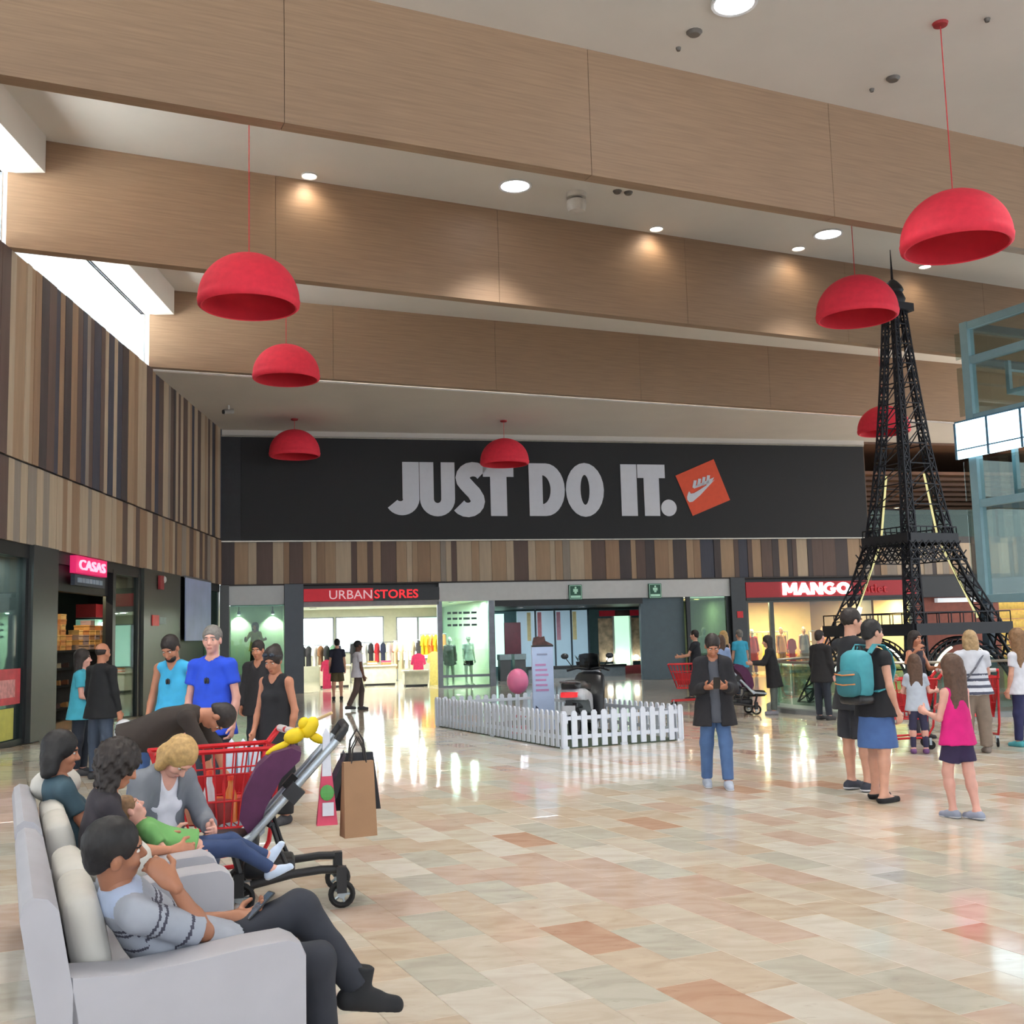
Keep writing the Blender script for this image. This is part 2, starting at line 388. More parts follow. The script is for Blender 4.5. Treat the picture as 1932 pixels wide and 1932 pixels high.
def ring(o, i):
    mb = MB(); n = len(o)
    vs = [(x, y, z) for y in (-.02, 0) for (x, z) in o+i]; N2 = 2*n
    for k in range(n):
        j = (k+1) % n; mb.add([vs[q] for q in (k, j, n+j, n+k)], [(0, 1, 2, 3)]); mb.add([vs[q+N2] for q in (k, j, n+j, n+k)], [(3, 2, 1, 0)])
        mb.add([vs[k], vs[j], vs[N2+j], vs[N2+k]], [(0, 1, 2, 3)]); mb.add([vs[n+k], vs[n+j], vs[N2+n+j], vs[N2+n+k]], [(3, 2, 1, 0)])
    return mb
H_, z0_ = 1.79, .80     # letter height, base above banner bottom
def strip(center, hw):
    l, r = [], []
    for k, (x, z) in enumerate(center):
        a = center[max(k-1, 0)]; b = center[min(k+1, len(center)-1)]; d = unit((b[0]-a[0], b[1]-a[1], 0)); w = hw[k] if hasattr(hw, '__len__') else hw
        l.append((x-d[1]*w, z+d[0]*w)); r.append((x+d[1]*w, z-d[0]*w))
    mb = MB()
    for k in range(len(center)-1): mb.prism([l[k], l[k+1], r[k+1], r[k]], 1, -.02, 0)
    return mb
def letter(ch, x0, x1):
    w = x1-x0; h = H_
    if ch == 'I': mb = outline([[(0, 0), (w, 0), (w, h), (0, h)]])
    elif ch == 'T':
        st = .56; mb = outline([[(0, h-.47), (w, h-.47), (w, h), (0, h)], [(w/2-st/2, 0), (w/2+st/2, 0), (w/2+st/2, h-.47), (w/2-st/2, h-.47)]])
    elif ch == 'J':
        c = [(w-.275, h-.001*k_) for k_ in (0, 1)]+[(w-.275, .62)]+arc(.30, .55, w-.575, .29, 0, -150, 12); c[1] = (w-.275, h-.4)
        mb = strip(c, [.275]*3+[.275-.006*k_ for k_ in range(13)])
    elif ch == 'U':
        st = .46; o = [(0, .58), (0, h), (st, h), (st, .56)]+arc(w/2, .56, w/2-st, .16, 180, 360, 8)+[(w-st, h), (w, h), (w, .58)]
        mb = outline([[(0, .56), (st, .56), (st, h), (0, h)], [(w-st, .56), (w, .56), (w, h), (w-st, h)]])
        oo = arc(w/2, .57, w/2, .58, 180, 360, 14); ii = arc(w/2, .57, w/2-st, .14, 180, 360, 14)
        for k in range(14): mb.prism([oo[k], oo[k+1], ii[k+1], ii[k]], 1, -.02, 0)
    elif ch == 'S':
        c = arc(.60, h-.52, .36, .30, 30, 200, 8)+[(.34, h-.72), (.5, h-.90), (.62, h-1.02)]+arc(.40, .50, .34, .30, 40, -150, 9)
        mb = strip(c, [.24]*len(c))
    elif ch == 'D':
        st = .47; o = [(0, 0), (.4, 0)]+arc(w-.66, h/2, .66, h/2, -90, 90, 14)+[(.4, h), (0, h)]
        i = [(st, .40), (st, .40)]+arc(w-.80, h/2, .30, h/2-.40, -90, 90, 14)+[(st, h-.40), (st, h-.40)]
        mb = ring(o, i)
    elif ch == 'O': mb = ring(arc(w/2, h/2, w/2, h/2+.03, 0, 345, 23), arc(w/2, h/2, .16, h/2-.38, 0, 345, 23))
    else: mb = outline([arc(w/2, .28, w/2, .29, 0, 345, 23)])
    o = mb.build('letter', lm, parent=bt, p=(x0, -.005, z0_))
for ch, a, b in [('J', 5.41, 6.31), ('U', 6.33, 7.5), ('S', 7.53, 8.50), ('T', 8.46, 9.51), ('D', 10.04, 11.29), ('O', 11.33, 12.68), ('I', 13.3, 13.88), ('T', 13.91, 14.92), ('.', 14.74, 15.31)]: letter(ch, a, b)
lg = MB().prism([(15.32, 2.21), (15.90, .80), (17.33, 1.36), (16.78, 2.81)], 1, -.012, 0).build('logo_square', M('logo_orange', (226, 84, 52), .6, var=.04), parent=bt, p=(0, -.005, 0))
sw = [(15.71, 1.46), (15.72, 1.36), (15.80, 1.28), (15.92, 1.30), (16.2, 1.52), (16.78, 2.08), (16.2, 1.72), (15.98, 1.60), (15.86, 1.58), (15.80, 1.66), (15.76, 1.60)]
c0 = (15.86, 1.44); mbs = MB()
mbs.prism(sw, 1, -.012, 0); mbs.build('check_mark', lm, parent=lg, p=(0, -.013, 0))
mbw = MB()
for k in range(4):
    x = 15.93+k*.17; mbw.prism([(x, 1.80+k*.035), (x+.11, 1.80+k*.035), (x+.17, 2.05+k*.06), (x+.06, 2.05+k*.06)], 1, -.012, 0)
mbw.prism([(15.93, 1.80), (16.0, 1.76), (16.66, 1.99), (16.76, 2.16), (16.6, 2.1)], 1, -.012, 0)
mbw.build('wordmark', lm, parent=lg, p=(0, -.013, 0))
# ================================================================ SHOP FRONTS
def shell(name, label, fr, x0, x1, y0, y1, z1, mats, front=False):
    """three walls, ceiling and floor of a shop: mats = wall, ceiling, floor"""
    t = .08; base = name[5:]
    def one(nm, a, b, m, what): return bx(a, b).build(nm, m, fr=fr, label=what+' of the '+label, cat=nm.split('_')[0], kind='structure')
    one(name+'_back', (x0-t, y1, 0), (x1+t, y1+t, z1), mats[0], 'back wall'); one(name+'_left', (x0-t, y0, 0), (x0, y1, z1), mats[0], 'left wall')
    one(name+'_right', (x1, y0, 0), (x1+t, y1, z1), mats[0], 'right wall'); one('ceiling_'+base, (x0, y0, z1), (x1, y1, z1+t), mats[1], 'ceiling')
    one('floor_'+base, (x0, y0, -.011), (x1, y1, 0.0), mats[2], 'floor')
def sbox(name, fr, a, b, mat, label, cat, struct=True):
    return bx(a, b).build(name, mat, fr=fr, label=label, cat=cat, kind='structure' if struct else None)
slate = M('column_slate', (62, 70, 82), .35, var=.05); dgrey = M('panel_dark', (58, 60, 60), .35, var=.06)
fascia = M('fascia_white', (206, 208, 210), .5, var=.03); alu = M('alu_grey', (120, 124, 132), .35, metal=.5); blk = M('black_trim', (26, 27, 30), .4)
shopfl = M('shop_floor', (206, 202, 178), .08, var=.05, scale=2); shopcl = M('shop_ceiling', (222, 218, 196), .7, var=.03)
# fascias, columns, lintels along the rear wall
sbox('trim_21', 'RW', (.25, -.03, 2.80), (1.95, .25, 3.40), fascia, 'white fascia panel above the green display window', 'fascia')
sbox('trim_22', 'RW', (6.92, -.03, 2.80), (17.22, .25, 3.40), fascia, 'long white fascia above the passage entrance', 'fascia')
sbox('trim_23', 'RW', (2.56, -.01, 2.70), (6.92, .25, 2.86), M('lintel_grey', (150, 148, 150), .5), 'grey lintel under the red and black shop sign', 'lintel')
sbox('wall_column_1', 'RW', (1.96, -.12, 0), (2.55, .45, 3.43), slate, 'slate coloured column left of the red and black shop sign', 'column')
sbox('wall_column_2', 'RW', (17.22, -.12, 0), (17.76, .45, 3.43), M('column_black', (40, 43, 48), .35), 'dark column left of the red shop sign with glowing letters', 'column')
sbox('wall_column_3', 'RW', (-.02, -.10, 0), (.26, .4, 3.43), dgrey, 'dark corner post beside the green display window', 'column')
# --- display window with green backdrop
gw = M('display_green', (200, 212, 180), .6, var=.05)
shell('wall_display', 'green lit display window', 'RW', .3, 1.95, .05, 1.1, 2.78, [gw, M('display_top', (92, 148, 138), .6), M('display_base', (120, 124, 118), .5)])
sbox('trim_24', 'RW', (.28, .0, 0), (1.95, .12, .62), M('stall_riser', (118, 122, 128), .5), 'grey panel below the green display window', 'panel')
t = thing('window_20', 'glass pane of the green display window', 'window', 'RW', (.28, 0, .62), kind='structure'); bx((0, .03, 0), (1.67, .04, 2.16)).build('pane', GLASS('glass_clear'), parent=t)
for k, s in enumerate((.55, 1.62)):
    t = thing('display_spotlight', ['small spotlight at the left of the green display window', 'small spotlight at the right of the green display window'][k], 'spotlight', 'RW', (s, .95, 2.55), group='display window spotlights')
    MB().tube((0, 0, .23), (0, 0, .06), .012).build('stem', blk, parent=t); MB().tube((0, 0, .08), (0, .02, -.02), .045, .06, 12).build('head', alu, parent=t)
    MB().ell((0, .02, -.025), (.045, .045, .02)).build('bulb', M('bulb_cool', (230, 255, 235), emit=18), parent=t)
    lamp('beam', 'SPOT', (0, 0, -.05), 110, (.9, 1, .85), .04, (R(20), 0, 0), t, 110)
# --- the fashion shop with the red and black sign
t = thing('shop_sign', 'red and black shop sign reading URBAN STORES', 'sign', 'RW', (2.56, -.12, 2.87))
bx((0, 0, 0), (2.20, .14, .40)).build('red_board', M('sign_red', (196, 30, 48), .5, var=.05, emit=.25), parent=t)
bx((2.20, 0, 0), (4.36, .14, .40)).build('black_board', M('sign_black', (30, 32, 36), .4), parent=t)
text_letters('URBAN', 1.36, .28, M('sign_pinkwhite', (226, 190, 196), emit=.5), t, (.80, -.02, .06), .03, .0)
text_letters('STORES', 1.42, .28, M('sign_redneon', (230, 40, 48), emit=1.3), t, (2.24, -.02, .06), .03, .012)
shell('wall_fashion_shop', 'cream fashion shop', 'RW', 2.45, 8.62, .25, 9.2, 2.85, [M('shop_wall', (214, 214, 196), .7, var=.04), shopcl, shopfl])
dayw = M('daylight_window', (232, 250, 252), emit=4.0, var=.03); dayg = M('daylight_green', (190, 240, 220), emit=1.6, var=.25, scale=1.2)
for k, (s0, s1, z0, z1) in enumerate([(2.75, 4.15, 1.25, 2.5), (4.3, 6.15, 1.15, 2.5), (6.75, 7.55, .75, 2.45), (7.62, 8.5, .8, 2.45)]):
    t = thing('window_%d' % (30+k), 'daylit back window of the fashion shop, ' + ['far left', 'widest one', 'behind the yellow garments', 'behind the glass front'][k], 'window', 'RW', (s0, 9.12, z0), kind='structure')
    w, h = s1-s0, z1-z0; n = 2 if w > 1 else 1
    mb = MB(); mb.box((-.04, -.04, -.04), (w+.04, .06, 0)).box((-.04, -.04, h), (w+.04, .06, h+.04)).box((-.04, -.04, 0), (0, .06, h)).box((w, -.04, 0), (w+.04, .06, h)); mb.build('frame', alu, parent=t)
    for q in range(n): bx((w*q/n+.015, 0, 0), (w*(q+1)/n-.015, .04, h)).build('pane', dayg if k == 3 else dayw, parent=t)
def round_light(fr, p, r, label, cat='light', group=None, e=25, col=(255, 250, 240), energy=0, lc=(1, .97, .92), name='ceiling_light'):
    t = thing(name, label, cat, fr, p, group=group)
    MB().lathe([(r*1.0, .0), (r*1.14, -.012), (r*1.18, .0), (r*1.18, .02), (r*1.0, .02)], 20, closed=True).build('ring', M('ring_white', (225, 225, 225), .4), parent=t, smooth=40)
    MB().lathe([(.001, .006), (r*1.0, .006), (r*1.0, .02), (.001, .02)], 20, closed=True).build('lens', M('lens_%d_%d' % (e, col[2]), col, emit=e), parent=t)
    if energy: lamp('bulb', 'AREA', (0, 0, -.03), energy, lc, r*1.6, None, t)
    return t
for k, (u, y) in enumerate([(3.85, 2.2), (4.35, 2.6), (4.9, 2.2), (5.5, 4.5), (6.1, 5.0), (6.6, 4.2), (7.0, 4.6), (7.4, 3.2), (7.8, 2.4), (3.2, 6.0), (7.5, .75), (8.2, 1.0)]):  # last two lights added to brighten the mannequins behind the glass
    round_light('RW', (u, y, 2.83), .11, 'round ceiling light in the fashion shop', group='fashion shop ceiling lights', e=14, energy=75)
# glass front right of the opening
t = thing('window_40', 'glass front of the fashion shop beside the passage', 'window', 'RW', (6.86, .05, 0), kind='structure')
mb = MB(); mb.box((0, -.06, 0), (.16, .06, 2.8)); mb.box((1.72, -.06, 0), (1.92, .08, 2.8)); mb.box((.16, -.04, .62-.3), (1.72, .04, .40)); mb.box((.16, -.04, 0), (1.72, .04, .06)); mb.build('frame', alu, parent=t)
bx((.16, -.01, .06), (1.72, .0, .32)).build('pane', GLASS('glass_green', (205, 232, 222)), parent=t); bx((.16, -.01, .40), (1.72, .0, 2.8)).build('pane', GLASS('glass_green'), parent=t)
dm = M('decal_grey', (92, 110, 112), .6)
for r_, z in enumerate((2.38, 2.19, 1.98)):   # unreadable lines of lettering stuck on the glass
    mb = MB(); x = .34
    for w in (.12, .16, .10, .22, .18): mb.box((x, -.018, z), (x+w, -.012, z+.07)); x += w+.05
    mb.build('decal_line', dm, parent=t)
# tables, racks and clothes in the fashion shop
def table(fr, p, w, d, h, label, mat, group=None):
    t = thing('display_table', label, 'table', fr, p, group=group)
    bx((-w/2, -d/2, h-.05), (w/2, d/2, h)).build('top', mat, parent=t); bx((-w/2+.04, -d/2+.04, .08), (w/2-.04, d/2-.04, h-.05)).build('body', mat, parent=t); bx((-w/2+.08, -d/2+.08, 0), (w/2-.08, d/2-.08, .08)).build('base', blk, parent=t)
    return t
cream = M('cream_lacquer', (226, 222, 200), .35)
CL = {'pink': (224, 60, 110), 'yellow': (236, 206, 40), 'orange': (236, 140, 70), 'white': (232, 232, 228), 'black': (34, 34, 40), 'red': (196, 40, 48), 'cyan': (120, 200, 220), 'paleyellow': (238, 222, 130), 'coral': (250, 150, 120), 'green': (96, 140, 110), 'beige': (206, 190, 156), 'navy': (34, 40, 70), 'brown': (130, 92, 62), 'grey': (150, 150, 150)}
CM = {k: M('cloth_'+k, v, .85, var=.1, scale=14) for k, v in CL.items()}
def folded(fr, p, cols, label, group):
    for k, c in enumerate(cols):
        t = MB().bevbox((-.16, -.13, 0), (.16, .13, .045), .02, axis=1).build('folded_garment', CM[c], fr=fr, p=(p[0], p[1], p[2]+k*.047), label=label, cat='garment', group=group)
garm = {}
def garment(fr, p, col, L, label, group, rot=0.0, w=.42):
    key = (col, L, w)
    if key not in garm:
        P = [(-w*.12, 0), (w*.12, 0), (w*.5, -.08), (w*.62, -.36), (w*.44, -.40), (w*.36, -.22), (w*.42, -L), (-w*.42, -L), (-w*.36, -.22), (-w*.44, -.40), (-w*.62, -.36), (-w*.5, -.08)]
        mb = MB(); mb.prism(P, 1, -.025, .025); garm[key] = mb.mesh('garment', CM[col])
    o = bpy.data.objects.new('hanging_garment', garm[key]); COL.objects.link(o); put(o, fr, p, rot); return tag(o, label, 'garment', group)
def rack(fr, p, w, h, label, cols, glabel, rot=0.0, L=.75):
    t = thing('clothes_rack', label, 'rack', fr, p, rot)
    MB().tube((-w/2, 0, h), (w/2, 0, h), .016).build('rail', alu, parent=t)
    for s in (-1, 1):
        MB().tube((s*w/2, 0, 0.03), (s*w/2, 0, h), .016).build('upright', alu, parent=t); MB().box((s*w/2-.02, -.25, 0), (s*w/2+.02, .25, .03)).build('foot', alu, parent=t)
    a = FR[fr][1]+rot
    for k, c in enumerate(cols):
        x = -w/2+.08+(w-.16)*k/max(1, len(cols)-1); q = fpt(fr, p)
        garment('W', (q.x+math.cos(a)*x, q.y+math.sin(a)*x, h-.02), c, L, c.replace('paleyellow', 'pale yellow')+' '+glabel, 'clothes on '+label, a+R(62))
table('RW', (3.75, 3.2, 0), 1.1, .6, .78, 'cream display table near the left side of the fashion shop', cream)
table('RW', (5.35, 3.6, 0), 1.2, .7, .72, 'cream display table in the middle of the fashion shop', cream)
table('RW', (6.35, 1.6, 0), .9, .6, .55, 'low cream plinth beside the pink garment in the fashion shop', cream)
folded('RW', (5.1, 3.5, .72), ['coral', 'white', 'orange'], 'folded coral, white and orange garments on middle shop table', 'folded garments on the middle table')
folded('RW', (5.6, 3.6, .72), ['orange', 'coral', 'pink'], 'folded orange and pink garments on middle shop table', 'folded garments beside the middle stack')
folded('RW', (3.6, 3.2, .78), ['white', 'black'], 'folded white and black garments on the left shop table', 'folded garments on the left table')
rack('RW', (3.5, 6.5, 0), 1.5, 1.45, 'low chrome rack at the left of the fashion shop', ['black', 'black', 'white', 'brown', 'black', 'green', 'navy'], 'garment on the low left rack of the fashion shop')
rack('RW', (5.6, 7.4, 0), 1.8, 1.5, 'chrome rack under the widest back window', ['black', 'grey', 'white', 'black', 'red', 'navy', 'white', 'red'], 'garment on the rack under the widest window')
rack('RW', (6.5, 4.6, 0), 1.0, 1.55, 'chrome rack of pale coats in the fashion shop', ['beige', 'beige', 'white', 'beige', 'black'], 'long coat on the coat rack in the fashion shop', L=1.0)
rack('RW', (7.2, 2.9, 0), .9, 1.75, 'chrome rack of yellow garments', ['yellow', 'yellow', 'orange', 'yellow', 'paleyellow', 'orange'], 'garment on the tall rack of yellow clothes', L=.7)
garment('RW', (7.0, 1.6, 1.16), 'paleyellow', 1.15, 'long pale yellow dress near the fashion shop opening', None)
garment('RW', (6.45, 1.6, 1.11), 'pink', .55, 'pink top above the low cream plinth', None)
garment('RW', (3.42, 2.1, .98), 'pink', .97, 'bright pink top at the left side of the fashion shop opening', None, w=.34)
# --- passage between the shops
shell('wall_passage', 'passage behind the scooter', 'RW', 8.78, 17.68, 4.65, 9.0, 2.62, [M('passage_wall', (116, 134, 144), .4, var=.06), M('passage_ceiling', (34, 36, 38), .5), M('passage_floor', (186, 176, 164), .08, var=.08)])
sbox('wall_passage_near_left', 'RW', (8.70, .3, 0), (8.78, 4.65, 2.62), M('passage_wall'), 'left wall of the passage mouth', 'wall')
sbox('wall_passage_near_right', 'RW', (15.50, .42, 0), (15.56, 4.60, 2.62), M('passage_wall'), 'right wall of the passage mouth', 'wall')
sbox('wall_passage_jog', 'RW', (15.56, 4.62, 0), (17.68, 4.66, 2.62), M('passage_wall'), 'short return wall inside the passage', 'wall')
sbox('ceiling_passage_mouth', 'RW', (8.78, .3, 2.62), (15.5, 4.65, 2.70), M('passage_ceiling'), 'dark ceiling of the passage mouth', 'ceiling')
sbox('floor_passage_mouth', 'RW', (8.78, .3, -.011), (15.5, 4.65, 0), M('passage_floor'), 'floor of the passage mouth', 'floor')
sbox('wall_rear_lintel', 'RW', (0, .26, 2.80), (34, .32, 3.46), blk, 'dark lintel wall behind the shop signs', 'wall')
sbox('wall_passage_side', 'RW', (14.0, .25, 0), (15.58, .40, 2.8), M('bluegrey_wall', (84, 102, 112), .45, var=.05), 'plain blue-grey wall panel right of the passage', 'wall')
sbox('trim_25', 'RW', (8.8, .05, 2.60), (14.0, .3, 2.80), blk, 'black beam above the passage opening', 'beam')
pb = M('panel_iceblue', (170, 200, 216), .2, var=.06, scale=1.5, emit=.4); strips = {'rose': (214, 140, 150), 'straw': (226, 216, 160), 'rose2': (200, 150, 168)}  # glow added to the panel colour to brighten the passage
for k, (s0, s1, c) in enumerate([(11.0, 11.7, 'straw'), (11.78, 12.48, 'rose'), (12.55, 13.15, 'rose2'), (13.2, 13.85, 'straw')]):
    t = thing('wall_panel', 'pale blue back panel in the passage, ' + ['leftmost', 'second, with a rose stripe', 'third, with a faint mauve stripe', 'rightmost, with a straw stripe'][k], 'panel', 'RW', (s0, 6.0, .0), group='blue passage panels')
    bx((0, 0, .02), (s1-s0, .06, 2.55)).build('sheet', pb, parent=t); bx((.04 if k != 0 else .4, -.012, 1.4), (.20 if k != 0 else .55, 0, 2.5)).build('stripe', M('stripe_'+c, strips[c], .5, emit=.1), parent=t)
    bx((s1-s0, -.02, 0), (s1-s0+.07, .06, 2.6)).build('post', M('post_dark', (70, 88, 98), .4), parent=t)
# counters and gym-like silhouettes in the passage
t = thing('counter', 'dark counter in front of the pale blue passage panels', 'counter', 'RW', (12.4, 4.6, 0)); bx((-1.4, -.2, 0), (2.4, .2, .36)).build('body', M('counter_grey', (120, 130, 134), .5), parent=t); bx((-1.45, -.24, .36), (2.45, .24, .44)).build('top', blk, parent=t)
for k, (s, z) in enumerate([(13.0, .95), (13.32, .8), (13.55, 1.05)]):
    t = thing('small_plant', ['left', 'middle', 'right'][k]+' small dark potted plant on the passage counter', 'plant', 'RW', (s, 4.6, .44), group='plants on the passage counter')
    MB().lathe([(.0, 0), (.07, 0), (.09, .14), (.0, .14)], 10).build('pot', blk, parent=t)
    for q in range(7):
        a = q*.9; MB().add([(0, 0, .13), (.06*math.cos(a), .06*math.sin(a), z*.25), (.15*math.cos(a), .15*math.sin(a), z*.42), (.05*math.cos(a+.5), .05*math.sin(a+.5), z*.28)], [(0, 1, 2, 3)]).build('leaf', M('leaf_dark', (52, 70, 66), .6), parent=t)
sbox('notice_board', 'RW', (10.0, 3.9, .95), (10.62, 3.96, 2.1), M('board_maroon', (78, 30, 40), .5, var=.15, scale=5), 'maroon upright notice board in the passage', 'board', False)
for k, s in enumerate((9.9, 10.45)):
    t = thing('waste_bin', ['left', 'right'][k]+' dark waste bin under the maroon board', 'bin', 'RW', (s, 3.6, 0), group='bins under the maroon board'); bx((-.2, -.2, 0), (.2, .2, .75)).build('body', dgrey, parent=t); bx((-.22, -.22, .75), (.22, .22, .95)).build('lid', M('bin_lid', (110, 124, 124), .4), parent=t)
t = thing('window_41', 'greenish glazed panel at the left of the passage', 'window', 'RW', (9.0, 7.6, .4), kind='structure'); bx((0, 0, 0), (1.9, .04, 2.1)).build('pane', dayg, parent=t); mb = MB(); [mb.box((x, -.03, 0), (x+.05, .05, 2.1)) for x in (0, .6, 1.2, 1.85)]; mb.build('frame', alu, parent=t)
# small shop with dark red header
t = thing('kiosk', 'small lit shop with dark red header at the end of the passage', 'shop', 'RW', (14.25, 5.6, 0))
bx((0, 0, 2.28), (.62, .1, 2.5)).build('header', M('header_maroon', (140, 20, 36), .5, emit=.2), parent=t); bx((1.25, 0, 2.28), (1.95, .1, 2.5)).build('header', M('header_maroon'), parent=t); bx((.62, .02, 2.28), (1.25, .1, 2.5)).build('header', M('header_brown', (70, 34, 34), .5), parent=t)
bx((0, .2, 0), (1.95, .3, .34)).build('plinth', M('plinth_maroon', (96, 30, 38), .5), parent=t); bx((.62, .25, .34), (1.28, .3, 2.28)).build('lit_panel', M('lit_green', (190, 236, 206), emit=1.1, var=.35, scale=2.5), parent=t)
for x in (0.0, 1.36): bx((x, .25, .5), (x+.58, .3, 2.2)).build('poster', M('poster_mixed', (190, 170, 140), .5, var=.4, scale=5), parent=t)
for x in (.58, 1.3): bx((x, .15, .34), (x+.05, .3, 2.3)).build('post', M('post_pale', (190, 200, 190), .4), parent=t)
for k, (s, z) in enumerate([(14.6, .62), (14.95, .66), (15.3, .60), (15.7, .64), (16.0, .6)]):
    t = MB().ell((0, 0, 0), (.13, .08, .11), 12).build('glow_lamp', M('glow_white', (255, 255, 240), emit=7), fr='RW', p=(s, 5.65, z), label='small glowing globe lamp on the ledge of the maroon shop', cat='lamp', group='globe lamps on the maroon ledge')
for k, (s, y) in enumerate([(10.2, 2.2), (12.6, 2.6)]): round_light('RW', (s, y, 2.60), .1, ['left', 'right'][k]+' cool ceiling light added in the passage mouth', group='added passage lights', e=10, col=(235, 245, 255), energy=60, lc=(.88, .95, 1))  # both lights added to brighten the dim passage
# exit signs
em = M('exit_green', (24, 78, 58), .4, emit=.12); ew = M('exit_pale', (150, 190, 170), .4, emit=.4)
for k, s in enumerate((11.34, 14.19)):
    t = thing('exit_sign', ['green emergency exit sign on the white fascia, left of the two', 'green emergency exit sign on the white fascia, right of the two'][k], 'sign', 'RW', (s, -.10, 2.77), group='exit signs on the white fascia')
    bx((0, 0, 0), (.46, .06, .50)).build('plate', em, parent=t)
    mb = MB(); mb.ell((.23, -.008, .40), (.035, .008, .035)); mb.box((.15, -.012, .26), (.31, 0, .36)); mb.box((.19, -.012, .20), (.27, 0, .27)); mb.box((.06, -.012, .06), (.40, 0, .14)); mb.build('pictogram', ew, parent=t)
    mb = MB(); [mb.box((a, -.012, b), (c, 0, d)) for a, b, c, d in [(0.02, .02, .44, .035), (.02, .465, .44, .48), (.02, .02, .035, .48), (.425, .02, .44, .48)]]; mb.build('border', ew, parent=t)
# glass right of the blue-grey wall
shell('wall_corner_shop', 'corner shop left of the dark column', 'RW', 15.6, 17.2, .35, 4, 2.75, [M('wall_sage', (150, 166, 140), .6), shopcl, shopfl])
t = thing('window_42', 'glass shop front left of the dark column', 'window', 'RW', (15.6, .1, 0), kind='structure'); mb = MB(); mb.box((0, -.05, 0), (.14, .05, 2.8)); mb.box((1.48, -.05, 0), (1.62, .05, 2.8)); mb.build('frame', M('frame_black', (34, 38, 40), .4), parent=t); bx((.14, 0, 0), (1.48, .01, 2.8)).build('pane', GLASS('glass_green'), parent=t)
for k, s in enumerate((16.2, 16.6)): round_light('RW', (s, 1.5, 2.72), .09, 'warm round light in the corner shop', group='corner shop lights', e=14, col=(255, 226, 170), energy=14, lc=(1, .85, .6))
# --- shop with the red sign and glowing letters
t = thing('shop_sign', 'red shop sign with glowing white letters reading MANGO', 'sign', 'RW', (17.78, -.14, 2.72))
bx((0, 0, 0), (6.7, .16, .54)).build('board', M('sign_deepred', (158, 18, 30), .45, var=.05, emit=.15), parent=t); bx((0, .02, -.09), (6.7, .16, 0)).build('shadow_gap', blk, parent=t)
gw_ = M('letter_glow', (255, 255, 255), emit=5)
def block(ch, x0, w, h=.42):
    if ch == 'M': P_ = [[(0, 0), (.14, 0), (.14, h), (0, h)], [(w-.14, 0), (w, 0), (w, h), (w-.14, h)], [(0, h), (.17, h), (w/2+.06, .08), (w/2-.06, .08)], [(w-.17, h), (w, h), (w/2+.06, .08), (w/2-.06, .08)]]; mb = outline(P_)
    elif ch == 'A': mb = outline([[(0, 0), (.15, 0), (w/2+.07, h), (w/2-.07, h)], [(w-.15, 0), (w, 0), (w/2+.07, h), (w/2-.07, h)], [(.12, .08), (w-.12, .08), (w-.17, .19), (.17, .19)]])
    elif ch == 'N': mb = outline([[(0, 0), (.14, 0), (.14, h), (0, h)], [(w-.14, 0), (w, 0), (w, h), (w-.14, h)], [(0, h), (.17, h), (w, 0), (w-.17, 0)]])
    elif ch == 'O': mb = ring(arc(w/2, h/2, w/2, h/2, 0, 345, 23), arc(w/2, h/2, w/2-.15, h/2-.11, 0, 345, 23))
    else:
        mb = strip(arc(w/2, h/2, w/2-.06, h/2-.05, 42, 335, 18), .055); mb.prism([(w*.56, .15), (w-.02, .15), (w-.02, .24), (w*.56, .24)], 1, -.02, 0)
    mb.build('letter', gw_, parent=t, p=(x0, -.02, .07))
for ch, a_, w_ in (('M', 1.38, .56), ('A', 1.93, .54), ('N', 2.47, .48), ('G', 2.97, .50), ('O', 3.49, .54)): block(ch, a_, w_)
text_letters('outlet', 1.2, .30, M('letter_darkred', (190, 50, 60), emit=.2), t, (4.3, -.04, .10), .03, .0)
warm = M('warm_wall', (226, 190, 136), .7, var=.05)
shell('wall_boutique', 'warm lit boutique', 'RW', 17.78, 24.5, .3, 4.6, 2.70, [warm, M('warm_ceiling', (226, 200, 160), .7), M('warm_floor', (190, 160, 120), .15)])
t = thing('window_43', 'glass front of the warm lit boutique', 'window', 'RW', (17.78, .1, 0), kind='structure'); mb = MB(); [mb.box((x, -.05, 0), (x+.16, .05, 2.65)) for x in (-.02, .95, 6.5)]; mb.box((0, -.04, 2.55), (6.7, .04, 2.65)); mb.build('frame', M('frame_grey', (74, 80, 78), .4), parent=t)
for a, b in ((.14, .95), (1.11, 3.7), (3.72, 6.5)): bx((a, 0, .05), (b, .01, 2.55)).build('pane', GLASS('glass_clear'), parent=t)
for k, (s, y) in enumerate([(18.4, 1.0), (19.4, 2.2), (20.3, 1.2), (21.2, 2.6), (22.0, 1.4), (23.0, 2.4), (23.8, 1.2)]):
    round_light('RW', (s, y, 2.68), .07, 'warm spotlight in the boutique ceiling', group='boutique spotlights', e=14, col=(255, 220, 150), energy=190, lc=(1, .78, .46))
rack('RW', (20.4, 3.6, 0), 1.6, 1.5, 'wall rack of brown and yellow clothes in the boutique', ['brown', 'orange', 'yellow', 'brown', 'black', 'beige', 'orange'], 'garment on the brown and yellow boutique rack', L=.9)
rack('RW', (22.8, 3.4, 0), 1.6, 1.5, 'wall rack of beige and orange clothes in the boutique', ['beige', 'orange', 'orange', 'brown', 'beige', 'red'], 'garment on the beige and orange boutique rack', L=.9)
table('RW', (20.8, 2.0, 0), 1.2, .6, .6, 'low warm display table in the boutique', M('warm_wood', (190, 140, 84), .4))
folded('RW', (20.5, 2.0, .6), ['red', 'orange', 'yellow'], 'folded red, orange and yellow garments in the boutique', 'folded boutique garments')
